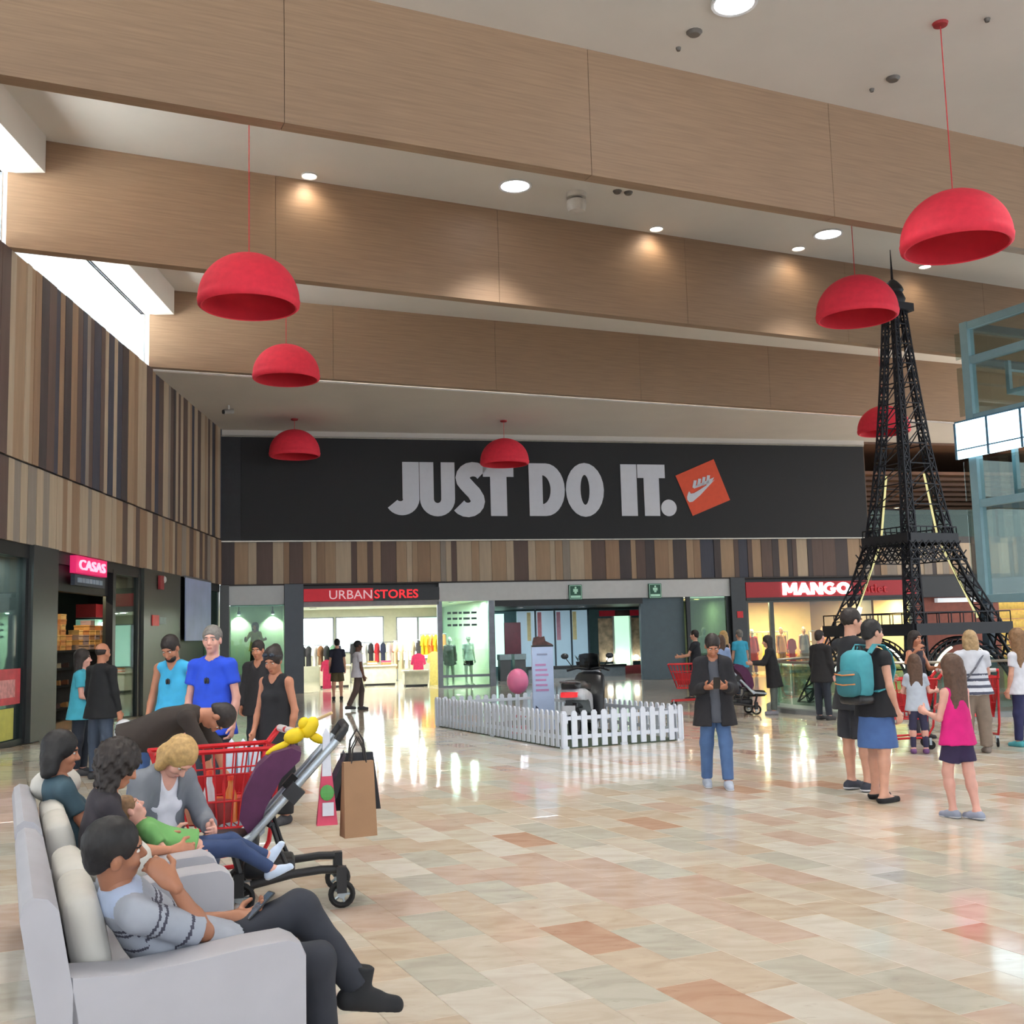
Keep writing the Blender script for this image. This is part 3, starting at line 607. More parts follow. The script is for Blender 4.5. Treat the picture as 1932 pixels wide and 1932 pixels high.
for k, (s, c) in enumerate([(21.9, 'red'), (22.2, 'red'), (19.95, 'red')]): garment('RW', (s, .9, 1.25), c, .95, 'red garment hanging near the boutique window', 'red garments near the boutique window', w=.3)
sbox('notice_plate', 'RW', (17.40, -.14, 2.03), (17.62, -.12, 2.26), M('fire_red', (200, 40, 50), .5, emit=.1), 'small red notice plate on the dark column', 'sign', False)
# --- right end of the rear wall
sbox('wall_dark_header', 'RW', (24.55, .0, 2.62), (34, .3, 3.42), blk, 'dark header right of the red shop sign', 'wall')
sbox('wall_brick_panel', 'RW', (24.6, .3, 0), (28.2, .45, 2.62), M('rust_panel', (128, 66, 52), .6, var=.12), 'rust coloured panel behind the tower', 'wall')
sbox('trim_26', 'RW', (25.5, .1, 2.42), (27.6, .3, 2.58), M('strip_white', (214, 220, 226), .4, emit=.5), 'white light strip over the rust coloured panel', 'trim')
shell('wall_right_shop', 'warm lit shop at the right edge', 'RW', 28.3, 34, .4, 3.5, 2.62, [M('wall_tan', (180, 150, 100), .6), shopcl, shopfl])
t = thing('shelf_unit', 'lit shelves in the shop at the right edge', 'shelf', 'RW', (29.0, 1.6, 0))
for q in range(6): bx((0, 0, .3+q*.36), (3.4, .4, .34+q*.36)).build('board', M('warm_wood'), parent=t)
bx((0, .4, .2), (3.4, .45, 2.5)).build('back', M('shelf_glow', (210, 180, 90), .6, emit=.5, var=.3, scale=8), parent=t)
# gallery opening above, right of the banner
shell('wall_gallery', 'upper gallery', 'RW', 22.85, 34, .1, 7.5, 8.28, [M('gallery_wall', (120, 96, 80), .6), M('gallery_ceiling', (104, 74, 56), .5), M('gallery_floor', (120, 110, 100), .3)])
gs = M('slat_brown', (120, 78, 52), .5, var=.15, stretch=(.3, 5, 5))
for q in range(9):
    o = bx((22.9, 1.0+q*.62, 7.3-q*.12), (33.9, 1.5+q*.62, 7.42-q*.12)).build('ceiling_slat', gs, fr='RW', label='brown timber slat hanging under the gallery ceiling', cat='slat', group='gallery ceiling slats')
sbox('floor_gallery', 'RW', (22.8, -.02, 4.60), (34, 7.4, 4.84), M('slab_dark', (70, 66, 64), .5), 'gallery floor slab right of the banner', 'floor')
for q in range(4): bx((22.9+q*2.7, .08, 4.84), (25.5+q*2.7, .10, 5.85)).build('balustrade_pane', GLASS('glass_green'), fr='RW', label='glass balustrade pane of the gallery right of the banner', cat='balustrade', group='gallery balustrade panes')
for k, (s, y, z) in enumerate([(23.3, 1.2, 7.0), (24.0, 3.0, 5.9), (25.6, 2.5, 6.2), (26.6, 3.5, 6.6), (24.5, 5.0, 6.7)]):
    round_light('RW', (s, y, z), .09, 'small warm gallery spotlight', group='gallery spotlights', e=14, col=(255, 230, 180), energy=20, lc=(1, .85, .6))
sbox('gallery_poster', 'RW', (22.95, 2.0, 5.0), (23.6, 2.06, 6.5), M('poster_redwhite', (160, 70, 74), .5, var=.5, scale=2), 'red and white poster in the gallery beside the banner', 'poster', False)

# ================================================================ LEFT WALL SHOPS
lwb = M('shop_dark_wall', (50, 46, 44), .6, var=.1)
sbox('wall_left_header', 'LW', (-30, .02, 3.22), (16.5, .3, 3.47), blk, 'black header above the left shop fronts', 'wall')
shell('wall_left_shop', 'dim shoe shop', 'LW', 2.0, 16.3, .3, 4.0, 3.3, [lwb, M('left_shop_ceiling', (70, 66, 64), .6), M('left_shop_floor', (150, 132, 110), .2)])
shell('wall_left_near_shop', 'grey shop at the left edge', 'LW', -8, 1.8, .3, 3.0, 3.3, [M('shop_greygreen', (120, 128, 122), .6, var=.2, scale=1.5), M('left_shop_ceiling'), M('left_shop_floor')])
t = thing('window_50', 'shop window at the left edge with red and yellow posters', 'window', 'LW', (-1.5, .08, 0), kind='structure')
mb = MB(); mb.box((0, -.05, 0), (2.85, .06, .10)); mb.box((2.76, -.05, .1), (2.88, .06, 3.3)); mb.box((-.06, -.05, .1), (0, .06, 3.3)); mb.build('frame', blk, parent=t); bx((0, 0, .1), (2.76, .012, 3.3)).build('pane', GLASS('glass_clear'), parent=t)
t1 = thing('poster', 'red and pink sale poster in the left edge shop window', 'poster', 'LW', (.05, .05, .70)); bx((0, 0, 0), (1.13, .02, .60)).build('sheet', M('poster_red', (196, 66, 76), .5, var=.25, scale=4), parent=t1); bx((.2, -.004, .12), (.9, 0, .42)).build('print', M('poster_pinkprint', (206, 140, 140), .5, var=.3, scale=9), parent=t1)
t1 = thing('poster', 'yellow poster in the left edge shop window', 'poster', 'LW', (.0, .05, .12)); bx((0, 0, 0), (.92, .02, .52)).build('sheet', M('poster_yellow', (200, 198, 92), .5, var=.1), parent=t1)
sbox('wall_pillar_1', 'LW', (1.38, -.06, 0), (2.57, .9, 3.46), dgrey, 'dark grey pillar right of the left edge shop window', 'pillar')
sbox('wall_shoe_header', 'LW', (2.57, .12, 2.72), (6.15, .3, 3.46), M('header_black', (34, 34, 34), .5), 'black header over the shoe shop entrance', 'wall')
t = thing('shop_sign', 'pink shop sign reading CASAS hanging over the shoe shop', 'sign', 'LW', (3.38, -.10, 3.08))
bx((0, 0, 0), (1.86, .12, .34)).build('board', M('sign_pink', (222, 36, 104), .5, emit=.55), parent=t); text_letters('CASAS', 1.55, .20, M('sign_pinkletter', (255, 190, 214), emit=.9), t, (.14, -.02, .07), .03, .01)
bx((0, .02, -.24), (1.80, .10, -.03)).build('lower_board', M('sign_greyblue', (60, 68, 80), .5), parent=t)
mb = MB(); x = .15
for w in (.18, .14, .2, .16, .12, .2, .18): mb.box((x, -.005, -.18), (x+w, .02, -.09)); x += w+.04
mb.build('small_lettering', M('sign_greyletter', (130, 142, 156), emit=.15), parent=t)
# shelves with shoe boxes
t = thing('shoe_shelf', 'dark shelf unit stacked with shoe boxes inside the shoe shop', 'shelf', 'LW', (6.0, 1.3, 0))
for z in (.25, .75, 1.13, 1.52): bx((0, 0, z), (4.9, .45, z+.05)).build('board', blk, parent=t)
for x in (0, 1.6, 3.2, 4.86): bx((x, 0, 0), (x+.04, .45, 1.55)).build('upright', M('upright_grey', (110, 104, 100), .4, metal=.4), parent=t)
bxm = [M('box_%d' % k, c, .7, var=.1) for k, c in enumerate([(206, 150, 80), (196, 128, 72), (216, 170, 100), (150, 130, 130), (180, 150, 130), (170, 120, 80)])]
bmesh_ = [MB().box((-.16, -.12, 0), (.16, .12, .085)).box((-.165, -.125, .085), (.165, .125, .115)).mesh('shoe_box', m) for m in bxm]
rr = random.Random(4)
for x, n in [(.2, 4), (.58, 5), (.96, 7), (1.34, 3), (2.1, 4), (2.5, 5), (2.9, 6), (3.3, 4), (3.7, 5), (4.2, 3), (4.6, 3)]:
    for k in range(n):
        o = bpy.data.objects.new('shoe_box', bmesh_[rr.randrange(3) if x < 1.5 else rr.randrange(6)]); COL.objects.link(o); put(o, 'LW', (6.0+x, 1.52, 1.57+k*.116), R(rr.uniform(-4, 4)))
        tag(o, 'shoe box in the stacks on top of the dark shelf unit', 'box', 'shoe boxes stacked on the shelf')
shoem = MB(); shoem.prism([(-.13, 0), (.13, 0), (.13, .035), (.04, .06), (-.03, .10), (-.12, .11)], 1, -.04, .04)
sms = [shoem.mesh('shoe', M('shoe_%d' % k, c, .5)) for k, c in enumerate([(200, 140, 80), (150, 90, 60), (210, 190, 150), (90, 60, 50)])]
for z in (.30, .80, 1.18):
    for k in range(9):
        o = bpy.data.objects.new('shoe', sms[rr.randrange(4)]); COL.objects.link(o); put(o, 'LW', (6.25+k*.5, 1.5, z), R(90+rr.uniform(-20, 20))); tag(o, 'single shoe displayed on the dark shelf unit', 'shoe', 'shoes displayed on the shelf')
sbox('wall_corner_fill', 'LW', (16.42, .12, 0), (17.3, 1.7, 3.46), dgrey, 'dark wall filling the left rear corner', 'wall')
for k, s in enumerate((-1.0, .8)): round_light('LW', (s, 1.0, 3.26), .12, ['near', 'far'][k]+' cool light added inside the left edge shop window', group='added left edge shop lights', e=8, col=(230, 240, 235), energy=60, lc=(.92, 1, .96))  # lights added to lift the dark shop interior
for k, s in enumerate((5.0, 8.0, 11.0)): round_light('LW', (s, 1.0, 3.26), .1, 'dim warm light in the shoe shop ceiling', group='shoe shop lights', e=5, col=(255, 210, 150), energy=45, lc=(1, .8, .55))
# glass strip with a reflection-like lit shop behind
t = thing('window_51', 'narrow shop glass between the shoe shop and dark pillar', 'window', 'LW', (6.15, .06, 0), kind='structure'); mb = MB(); mb.box((-.14, -.05, 0), (.06, .1, 3.3)); mb.box((1.72, -.05, 0), (1.95, .1, 3.3)); mb.build('frame', blk, parent=t); bx((.06, 0, 0), (1.72, .012, 3.3)).build('pane', GLASS('glass_clear'), parent=t)
t = thing('lit_cabinet', 'lit glass cabinet with red top behind the narrow shop glass', 'cabinet', 'LW', (11.2, 2.1, 0)); bx((0, 0, .0), (3.4, .5, 1.35)).build('body', M('cab_cream', (200, 190, 140), .5, var=.2, scale=4), parent=t); bx((0, 0, 1.4), (3.4, .5, 2.35)).build('lit_back', M('cab_green', (120, 176, 160), .5, emit=.35, var=.3, scale=3), parent=t); bx((0, -.02, 2.4), (3.4, .5, 2.75)).build('red_header', M('cab_red', (120, 30, 40), .5), parent=t)
for k, (s, z) in enumerate([(11.6, 2.2), (12.1, 2.0), (13.6, 2.02), (13.8, 1.9)]): MB().ell((0, 0, 0), (.12, .06, .09)).build('glow_lamp', M('glow_white'), fr='LW', p=(s, 2.0, z), label='small bright lamp on the lit cabinet with red top', cat='lamp', group='lamps on the lit cabinet')
sbox('wall_pillar_2', 'LW', (8.1, -.06, 0), (11.45, .9, 3.46), M('pillar_green', (62, 66, 60), .35, var=.06), 'wide dark pillar with fire signs on the left wall', 'pillar')
t = thing('fire_alarm', 'red fire alarm box high on the wide dark pillar', 'alarm', 'LW', (9.2, -.14, 3.0)); bx((0, 0, 0), (.34, .06, .34)).build('box', M('alarm_red', (150, 36, 44), .4), parent=t); MB().ell((.42, .02, .26), (.12, .05, .09)).build('lamp', M('alarm_white', (200, 200, 200), .4), parent=t)
t = thing('direction_sign', 'red and white sign plate on the wide dark pillar', 'sign', 'LW', (8.75, -.09, 2.1)); bx((0, 0, 0), (.55, .025, .26)).build('red_plate', M('plate_red', (210, 70, 70), .5, emit=.1), parent=t); bx((.58, 0, .05), (1.2, .025, .22)).build('pale_plate', M('plate_pale', (140, 160, 156), .5), parent=t)
t = thing('hanging_poster', 'tall lavender blue poster hanging beside the wide dark pillar', 'poster', 'LW', (11.7, -.14, 1.72)); bx((0, 0, 0), (2.95, .03, 1.72)).build('sheet', M('poster_lavender', (160, 174, 212), .5, var=.1, scale=1.5), parent=t); bx((-.02, -.01, 1.70), (2.97, .05, 1.75)).build('rod', alu, parent=t)
t = thing('window_52', 'dim glass between the lavender poster and the corner', 'window', 'LW', (14.7, .06, 0), kind='structure'); bx((0, 0, 0), (1.7, .012, 3.3)).build('pane', GLASS('glass_green'), parent=t); bx((-3.2, .02, 0), (0, .2, 3.3)).build('frame', blk, parent=t)
# ================================================================ LAMPS AND CEILING FITTINGS
redm = M('lamp_red_felt', (232, 48, 72), .75, var=.06, scale=10, bump=.03); redin = M('lamp_red_inner', (200, 28, 48), .8, var=.05)
dome = MB(); Rm, Hm = .775, .84
pr = [(.02, Hm)]+[(Rm*.985*math.sin(R(a)), .13+(Hm-.13)*math.cos(R(a))) for a in range(12, 91, 6)]+[(Rm, .11), (Rm*.985, .03), (Rm*.93, 0.0), (Rm*.90, .01)]
dome.lathe(pr, 40); dome_me = dome.mesh('shade', redm, smooth=50)
inn = MB(); inn.lathe([(Rm*.90, .01), (Rm*.88, .10)]+[(Rm*.88*math.sin(R(a)), .10+(Hm-.18)*math.cos(R(a))) for a in range(84, 0, -8)]+[(.001, Hm-.08)], 40); inn_me = inn.mesh('shade_lining', redin, smooth=50)
lens_me = MB().lathe([(.001, .28), (.09, .30), (.11, .36), (.06, .44), (.001, .46)], 16).mesh('bulb', M('bulb_off', (210, 160, 150), .5), smooth=40)
cordm = M('cord_red', (206, 60, 66), .7)
LAMPS = [((6.47, 15.30), 6.98, 10.4, 'nearest red dome pendant lamp, at the upper right'), ((-3.95, 16.45), 6.74, 10.4, 'large red dome pendant lamp at the upper left, before the second beam'),
         ((-5.14, 25.0), 7.64, 10.4, 'middle red dome pendant lamp in the left row'), ((-6.56, 33.1), 7.2, 8.37, 'farthest red dome pendant lamp in the left row, over the black banner'),
         ((-.19, 34.25), 6.96, 8.37, 'small red dome pendant lamp in front of the slogan letters'), ((6.73, 20.65), 7.5, 10.4, 'red dome pendant lamp beside the tower top'), ((11.26, 32.75), 7.38, 10.4, 'red dome pendant lamp partly behind the tower lattice')]
for (x, y), z, zc, lab in LAMPS:
    t = thing('pendant_lamp', lab, 'lamp', 'W', (x, y, z), group='red dome pendant lamps')
    inst(dome_me, 'shade', t); inst(inn_me, 'shade_lining', t); inst(lens_me, 'bulb', t)
    MB().tube((0, 0, Hm-.01), (0, 0, zc-z-.02), .008, n=6).build('cord', cordm, parent=t)
    MB().lathe([(.001, zc-z-.05), (.10, zc-z-.04), (.115, zc-z), (.001, zc-z)], 16).build('canopy', M('canopy_red', (150, 30, 36), .6), parent=t)
for k, (x, y) in enumerate([(3.31, 14.62), (.23, 20.77), (7.25, 23.9), (9.3, 14.9), (.6, 8.5), (5.6, 10.6), (-4.0, 9.4)]):
    t = round_light('W', (x, y, 10.378), .28, ['large round ceiling light at the top edge', 'large round ceiling light between the first and second beams', 'large round ceiling light above the tower', 'large round ceiling light at the right top corner', 'large round ceiling light over the sofas', 'large round ceiling light above the walkers', 'large round ceiling light left of the first beam'][k], group='large ceiling lights', e=9, col=(244, 248, 255)); lamp('bulb', 'SPOT', (0, 0, -.05), 1300, (1, .97, .92), .25, None, t, 92, blend=.7)
for k, (x, y) in enumerate([(-3.67, 20.04), (3.32, 23.29), (6.81, 24.79), (10.32, 26.33)]):
    t = round_light('W', (x, y, 10.38), .13, ['leftmost small warm downlight in the ceiling', 'second small warm downlight in the ceiling', 'third small warm downlight in the ceiling', 'rightmost small warm downlight beside the nearest lamp'][k], group='small warm downlights', e=16, col=(255, 236, 214), energy=0)
    lamp('bulb', 'SPOT', (0, 0, -.05), 40, (1, .84, .62), .12, None, t, 150, blend=.8)
for k, (x, y) in enumerate([(-2.2, 14.9), (1.4, 17.0), (5.2, 18.6), (8.6, 20.3)]):
    pass
# public address speaker, detectors and covers
t = thing('ceiling_speaker', 'white cylindrical ceiling speaker beside the round light', 'speaker', 'W', (1.45, 21.24, 10.0))
sp = M('speaker_white', (206, 202, 196), .5)
MB().lathe([(.001, .40), (.20, .40), (.20, .30), (.001, .30)], 24).build('collar', sp, parent=t, smooth=40); MB().tube((0, 0, .3), (0, 0, .24), .13, n=16).build('neck', M('speaker_grey', (120, 116, 112), .5), parent=t)
MB().lathe([(.001, .24), (.19, .24), (.20, .12), (.16, .02), (.001, 0)], 24).build('body', sp, parent=t, smooth=40)
for k, (x, y, r) in enumerate([(2.87, 15.36, .12), (6.32, 16.89, .11), (2.27, 21.17, .09), (2.5, 21.25, .09), (-.19, 32.0, .0), (2.7, 15.79, .04), (7.12, 15.21, .045), (6.09, 17.24, .04), (-3.86, 20.45, .05)]):
    if r: MB().lathe([(.001, -.05), (r*.7, -.05), (r, -.01), (r, .0), (.001, 0)], 14).build('smoke_detector', M('detector_grey', (96, 92, 88), .5), fr='W', p=(x, y, 10.4), smooth=40, label=['round grey ceiling detector at the top centre', 'round grey ceiling detector right of centre', 'grey ceiling detector beside the speaker', 'second grey ceiling detector beside the speaker', '', 'tiny ceiling sprinkler near the top centre detector', 'tiny ceiling sprinkler at the top right', 'tiny ceiling sprinkler near the right detector', 'tiny ceiling sprinkler near the leftmost downlight'][k], cat='detector')
t = thing('security_camera', 'security camera under the lowered ceiling near the left corner', 'camera', 'W', (-8.0, 30.9, 8.37), R(-40)); MB().tube((0, 0, 0), (0, 0, -.14), .03).build('stem', sp, parent=t); MB().tube((-.05, -.12, -.2), (.02, .14, -.16), .075, n=14).build('body', M('cam_grey', (150, 146, 142), .4), parent=t); MB().tube((-.06, -.16, -.205), (-.05, -.12, -.2), .06, n=14).build('lens', blk, parent=t)

# ================================================================ LATTICE TOWER
tw = thing('lattice_tower', 'tall black iron lattice tower model with platforms and lit strips', 'tower', 'W', (8.11, 22.5, .10), R(25)); tw.scale = (.94, .94, .94)
iron = M('tower_iron', (32, 33, 40), .5, metal=.3); irond = M('tower_deck', (24, 26, 34), .5); led = M('tower_led', (250, 240, 170), emit=.55); ledb = M('tower_led_bright', (255, 252, 214), emit=7)
prof = [(0, 1.80, .34), (.8, 1.50, .30), (1.5, 1.26, .27), (1.75, 1.18, .26), (2.6, .88, .23), (3.5, .64, .20), (4.4, .52, .17), (5.5, .40, .15), (6.6, .31, .13), (7.7, .23, .11), (8.7, .17, .09)]
def pz(z):
    for (a, o, w), (b, o2, w2) in zip(prof, prof[1:]):
        if a <= z <= b: t = (z-a)/(b-a); return o+(o2-o)*t, w+(w2-w)*t
    return prof[-1][1:]
def pbar(mb, a, b, r):
    d = np.array(b)-np.array(a); x, y = perp(d); vs = []
    for p in (a, b):
        for s in ((1, 1), (-1, 1), (-1, -1), (1, -1)): vs.append(np.array(p)+r*(s[0]*x+s[1]*y))
    mb.add(vs, [(k, (k+1) % 4, 4+(k+1) % 4, 4+k) for k in range(4)])
for sx in (-1, 1):
    for sy in (-1, 1):
        mb = MB(); zs = list(np.arange(0, 8.71, .29))
        def corner(z, i, j):
            o, w = pz(z); return (sx*(o-w*i), sy*(o-w*j), z)
        for a, b in zip(zs, zs[1:]):
            for i, j in ((0, 0), (0, 1), (1, 0), (1, 1)): pbar(mb, corner(a, i, j), corner(b, i, j), .020 if a < 4 else .014)
            for (p, q) in (((0, 0), (0, 1)), ((0, 1), (1, 1)), ((1, 1), (1, 0)), ((1, 0), (0, 0))):
                pbar(mb, corner(a, *p), corner(b, *q), .011); pbar(mb, corner(a, *q), corner(b, *p), .011); pbar(mb, corner(a, *p), corner(a, *q), .010)
        mb.build('leg', iron, parent=tw)
for z in list(np.arange(4.2, 8.7, .45)):      # ties between the four shafts
    mb = MB(); o, w = pz(z); i = o-w
    for s in (-1, 1):
        pbar(mb, (-i, s*o, z), (i, s*o, z), .012); pbar(mb, (s*o, -i, z), (s*o, i, z), .012); pbar(mb, (-i, s*o, z), (i, s*pz(z+.44)[0], z+.44), .009); pbar(mb, (s*o, i, z), (s*pz(z+.44)[0], -i, z+.44), .009)
    mb.build('tie', iron, parent=tw)
def deck(z, h, o, mat=irond, name='platform'):
    mb = MB(); t = .10
    for s in (-1, 1):
        mb.box((-o, s*o-t/2, z), (o, s*o+t/2, z+h)); mb.box((s*o-t/2, -o, z), (s*o+t/2, o, z+h))
    mb.box((-o, -o, z+h*.4), (o, o, z+h*.5)); return mb.build(name, mat, parent=tw)
deck(1.42, .24, 1.34); deck(3.36, .20, .68); deck(8.55, .16, .27)
for z, o, h in ((1.66, 1.34, .22), (3.56, .68, .14)):
    mb = MB()
    for s in (-1, 1):
        pbar(mb, (-o, s*o, z+h), (o, s*o, z+h), .012); pbar(mb, (s*o, -o, z+h), (s*o, o, z+h), .012)
        for k in range(9):
            q = -o+2*o*k/8; pbar(mb, (q, s*o, z), (q, s*o, z+h), .008); pbar(mb, (s*o, q, z), (s*o, q, z+h), .008)
    mb.build('railing', iron, parent=tw)
for z, oo in ((3.0, .80), (3.2, .73)):         # lattice belt under the second platform
    mb = MB(); n = 8
    for s in (-1, 1):
        for k in range(n):
            a, b = -oo+2*oo*k/n, -oo+2*oo*(k+1)/n
            for ax in (0, 1):
                P = lambda q, zz: ((q, s*oo, zz) if ax == 0 else (s*oo, q, zz))
                pbar(mb, P(a, z), P(b, z+.2), .010); pbar(mb, P(b, z), P(a, z+.2), .010); pbar(mb, P(a, z), P(b, z), .012)
    mb.build('belt', iron, parent=tw)
for k in range(4):                              # base arches with lamps
    mb = MB(); pts = [(1.22*math.cos(R(a)), .05+1.20*math.sin(R(a))) for a in range(8, 173, 8)]; a4 = R(90*k); c, s = math.cos(a4), math.sin(a4)
    rot = lambda x, y, z: (c*x-s*y, s*x+c*y, z)
    mb.path([rot(x, 1.52-.2*z, z) for x, z in pts], .03, 5); p2 = [(x*1.14, z*1.08) for x, z in pts]; mb.path([rot(x, 1.52-.2*z, z) for x, z in p2], .02, 5)
    for (x, z), (x2, z2) in zip(pts, p2[1:]): pbar(mb, rot(x, 1.52-.2*z, z), rot(x2, 1.52-.2*z2, z2), .010)
    mb.build('arch', iron, parent=tw)
    mb = MB(); mb.path([rot(x*.98, 1.56-.2*z, z-.03) for x, z in pts[3:9]], .022, 6); mb.build('light_strip', ledb, parent=tw)
    mb = MB()
    for q in range(5): z = .15+q*.22; o, w = pz(z); mb.box(rot(o-.03, o-.03, z)[:2]+(z,), tuple(np.array(rot(o-.03, o-.03, z))+np.array([.05, .05, .1])))
    mb.build('lamp_block', led, parent=tw)
for sx, sy in ((-1, 1), (1, -1)):      # inclined lit strips along the inner leg edges
    mb = MB()
    for a, b in ((1.75, 3.3), (3.6, 4.9)):
        o, w = pz(a); o2, w2 = pz(b); mb.path([(sx*(o-w-.03), sy*(o-w-.03), a), (sx*(o2-w2-.03), sy*(o2-w2-.03), b)], .030, 4)
    mb.build('light_strip', led, parent=tw)
o, w = pz(1.85); mbx = MB(); mbx.path([(-(o-w-.05), (o-w-.05), 1.78), (-(pz(2.05)[0]-.29), (pz(2.05)[0]-.29), 2.05)], .05, 6); mbx.build('light_strip', ledb, parent=tw)
MB().lathe([(.001, 8.7), (.22, 8.72), (.26, 8.85), (.20, 9.0), (.23, 9.05), (.20, 9.14), (.12, 9.24), (.05, 9.30), (.001, 9.32)], 16).build('lantern_top', irond, parent=tw, smooth=40)
MB().tube((0, 0, 9.3), (0, 0, 9.6), .03, .022).tube((0, 0, 9.6), (0, 0, 10.0), .02, .008).build('antenna', iron, parent=tw)
# plinth and glass ring round the tower
MB().lathe([(.001, .10), (2.97, .10), (3.02, .08), (3.02, .0), (.001, 0)], 64).build('tower_plinth', M('plinth_grey', (130, 134, 136), .3, var=.08), fr='W', p=(8.11, 22.5, 0), label='low round grey plinth under the lattice tower', cat='plinth')
rt = thing('glass_barrier', 'ring shaped green glass barrier with steel rail round the tower', 'barrier', 'W', (8.11, 22.5, .10))
NB = 24; gg = GLASS('glass_barrier_green', (222, 236, 229), .08)
for k in range(NB):
    a0, a1 = 2*math.pi*k/NB, 2*math.pi*(k+1)/NB; r = 2.85; e = .012
    P = lambda a, rr, z: (rr*math.cos(a), rr*math.sin(a), z)
    mb = MB(); mb.add([P(a0+e, r, .06), P(a1-e, r, .06), P(a1-e, r, .80), P(a0+e, r, .80), P(a0+e, r+.012, .06), P(a1-e, r+.012, .06), P(a1-e, r+.012, .80), P(a0+e, r+.012, .80)], [(0, 1, 2, 3), (7, 6, 5, 4), (0, 4, 5, 1), (1, 5, 6, 2), (2, 6, 7, 3), (3, 7, 4, 0)]); mb.build('pane', gg, parent=rt)
    if k % 2 == 0: MB().tube(P(a0, r, 0), P(a0, r, .86), .028, n=8).build('post', M('post_green', (150, 176, 160), .35, metal=.3), parent=rt)
MB().path([(2.85*math.cos(2*math.pi*k/56), 2.85*math.sin(2*math.pi*k/56), .87) for k in range(56)], .028, 6, closed=True).build('rail', rm, parent=rt, smooth=50)

# ================================================================ GLASS LIFT
el = thing('glass_lift_shaft', 'pale blue steel framed glass lift shaft at the right edge', 'lift', 'W', (11.08, 26.0, 0), FR['G'][1])
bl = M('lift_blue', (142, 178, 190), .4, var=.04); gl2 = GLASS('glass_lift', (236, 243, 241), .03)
Lf, Wf = 3.4, 3.0                     # local x = receding side (B), local -y = towards the viewer
for x, y in ((0, 0), (0, -Lf), (Wf, 0), (Wf, -Lf)):
    bx((x-.11, y-.11, 2.2), (x+.11, y+.11, 8.85)).build('post', bl, parent=el); bx((x-.10, y-.10, 0), (x+.10, y+.10, 2.2)).build('lower_post', M('lift_dark', (44, 62, 78), .4), parent=el)
for z in (2.2, 4.45, 6.5, 7.9, 8.75):
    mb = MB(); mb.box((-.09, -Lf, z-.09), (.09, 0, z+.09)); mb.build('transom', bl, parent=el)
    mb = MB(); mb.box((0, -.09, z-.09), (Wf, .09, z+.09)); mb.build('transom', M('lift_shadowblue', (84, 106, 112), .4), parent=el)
for z0, z1 in ((2.3, 4.35), (4.55, 5.5), (6.6, 7.8), (8.0, 8.65)):
    bx((-.02, -Lf, z0), (-.01, .36, z1)).build('pane', gl2, parent=el); bx((0, .0, z0), (Wf, .01, z1)).build('pane', gl2, parent=el)
bx((.5, -2.6, 7.0), (2.6, -.6, 7.1)).build('car_roof', bl, parent=el)
for x in (.5, 2.5): bx((x, -.7, 7.1), (x+.1, -.6, 7.8)).build('car_bar', bl, parent=el)
bx((.5, -.68, 7.55), (2.6, -.62, 7.60)).build('car_rail', bl, parent=el)
MB().ell((1.0, -1.4, 6.98), (.35, .35, .03)).build('car_light', M('lift_light', (255, 244, 190), emit=4), parent=el)
bx((.5, -2.6, 4.6), (2.6, -.6, 4.72)).build('landing', bl, parent=el); bx((.5, -.7, 4.7), (.62, -.6, 6.4)).build('landing_post', bl, parent=el)
sc_ = thing('glare_panel', 'bright blue-white panel imitating a reflection on the lift shaft glass', 'panel', 'W', fpt('G', (0, 0, 0)), 0); sc_.location = Vector((11.08, 26.0, 5.56)); sc_.rotation_euler = (0, 0, FR['G'][1])
lp = M('panel_glare', (206, 240, 255), emit=2.6, var=.1, scale=.9); fm_ = M('panel_mullion', (96, 140, 170), .4)  # glowing panes stand in for a bright reflection on the shaft glass
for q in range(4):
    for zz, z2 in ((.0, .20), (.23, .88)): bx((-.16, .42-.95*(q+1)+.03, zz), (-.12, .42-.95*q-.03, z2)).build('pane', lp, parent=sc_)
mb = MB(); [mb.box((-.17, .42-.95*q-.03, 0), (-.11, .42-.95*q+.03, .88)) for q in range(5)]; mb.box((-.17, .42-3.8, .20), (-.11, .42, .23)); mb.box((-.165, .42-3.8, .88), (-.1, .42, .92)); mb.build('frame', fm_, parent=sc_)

# ================================================================ WHITE PICKET FENCE YARD
pk = M('fence_white', (232, 238, 250), .4, var=.03)
pick = MB(); pick.prism([(-.044, .02), (.044, .02), (.044, .50), (.022, .535), (-.022, .535), (-.044, .50)], 1, -.012, .012); pick_me = pick.mesh('picket', pk)
def fence(p0, p1, label):
    p0 = Vector(p0); p1 = Vector(p1); L = (p1-p0).length; a = math.atan2(p1.y-p0.y, p1.x-p0.x)
    t = thing('picket_fence', label, 'fence', 'W', (p0.x, p0.y, 0), a, group='white picket fence sides')
    n = round(L/.165)
    for k in range(n+1): inst(pick_me, 'picket', t, (.0+L*k/n, -.02, 0))
    for z in (.13, .40): bx((0, -.008, z), (L, .016, z+.055)).build('rail', pk, parent=t)
    for x in (.02, L/2, L-.02): bx((x-.05, -.032, 0), (x+.05, .02, .03)).build('foot', pk, parent=t)
gB = Vector((math.cos(FR['G'][1]), math.sin(FR['G'][1]), 0)); gA = Vector((-gB.y, gB.x, 0))
c0 = Vector((.66, 16.13, 0)); c1 = c0+gB*1.98; c2 = c0+gA*5.1; c3 = c1+gA*5.1
fence(c0, c1, 'short white picket fence side nearest the camera'); fence(c2, c0, 'long white picket fence side facing left'); fence(c3, c2, 'short white picket fence side at the back'); fence(c1, c3, 'long white picket fence side behind the scooter')
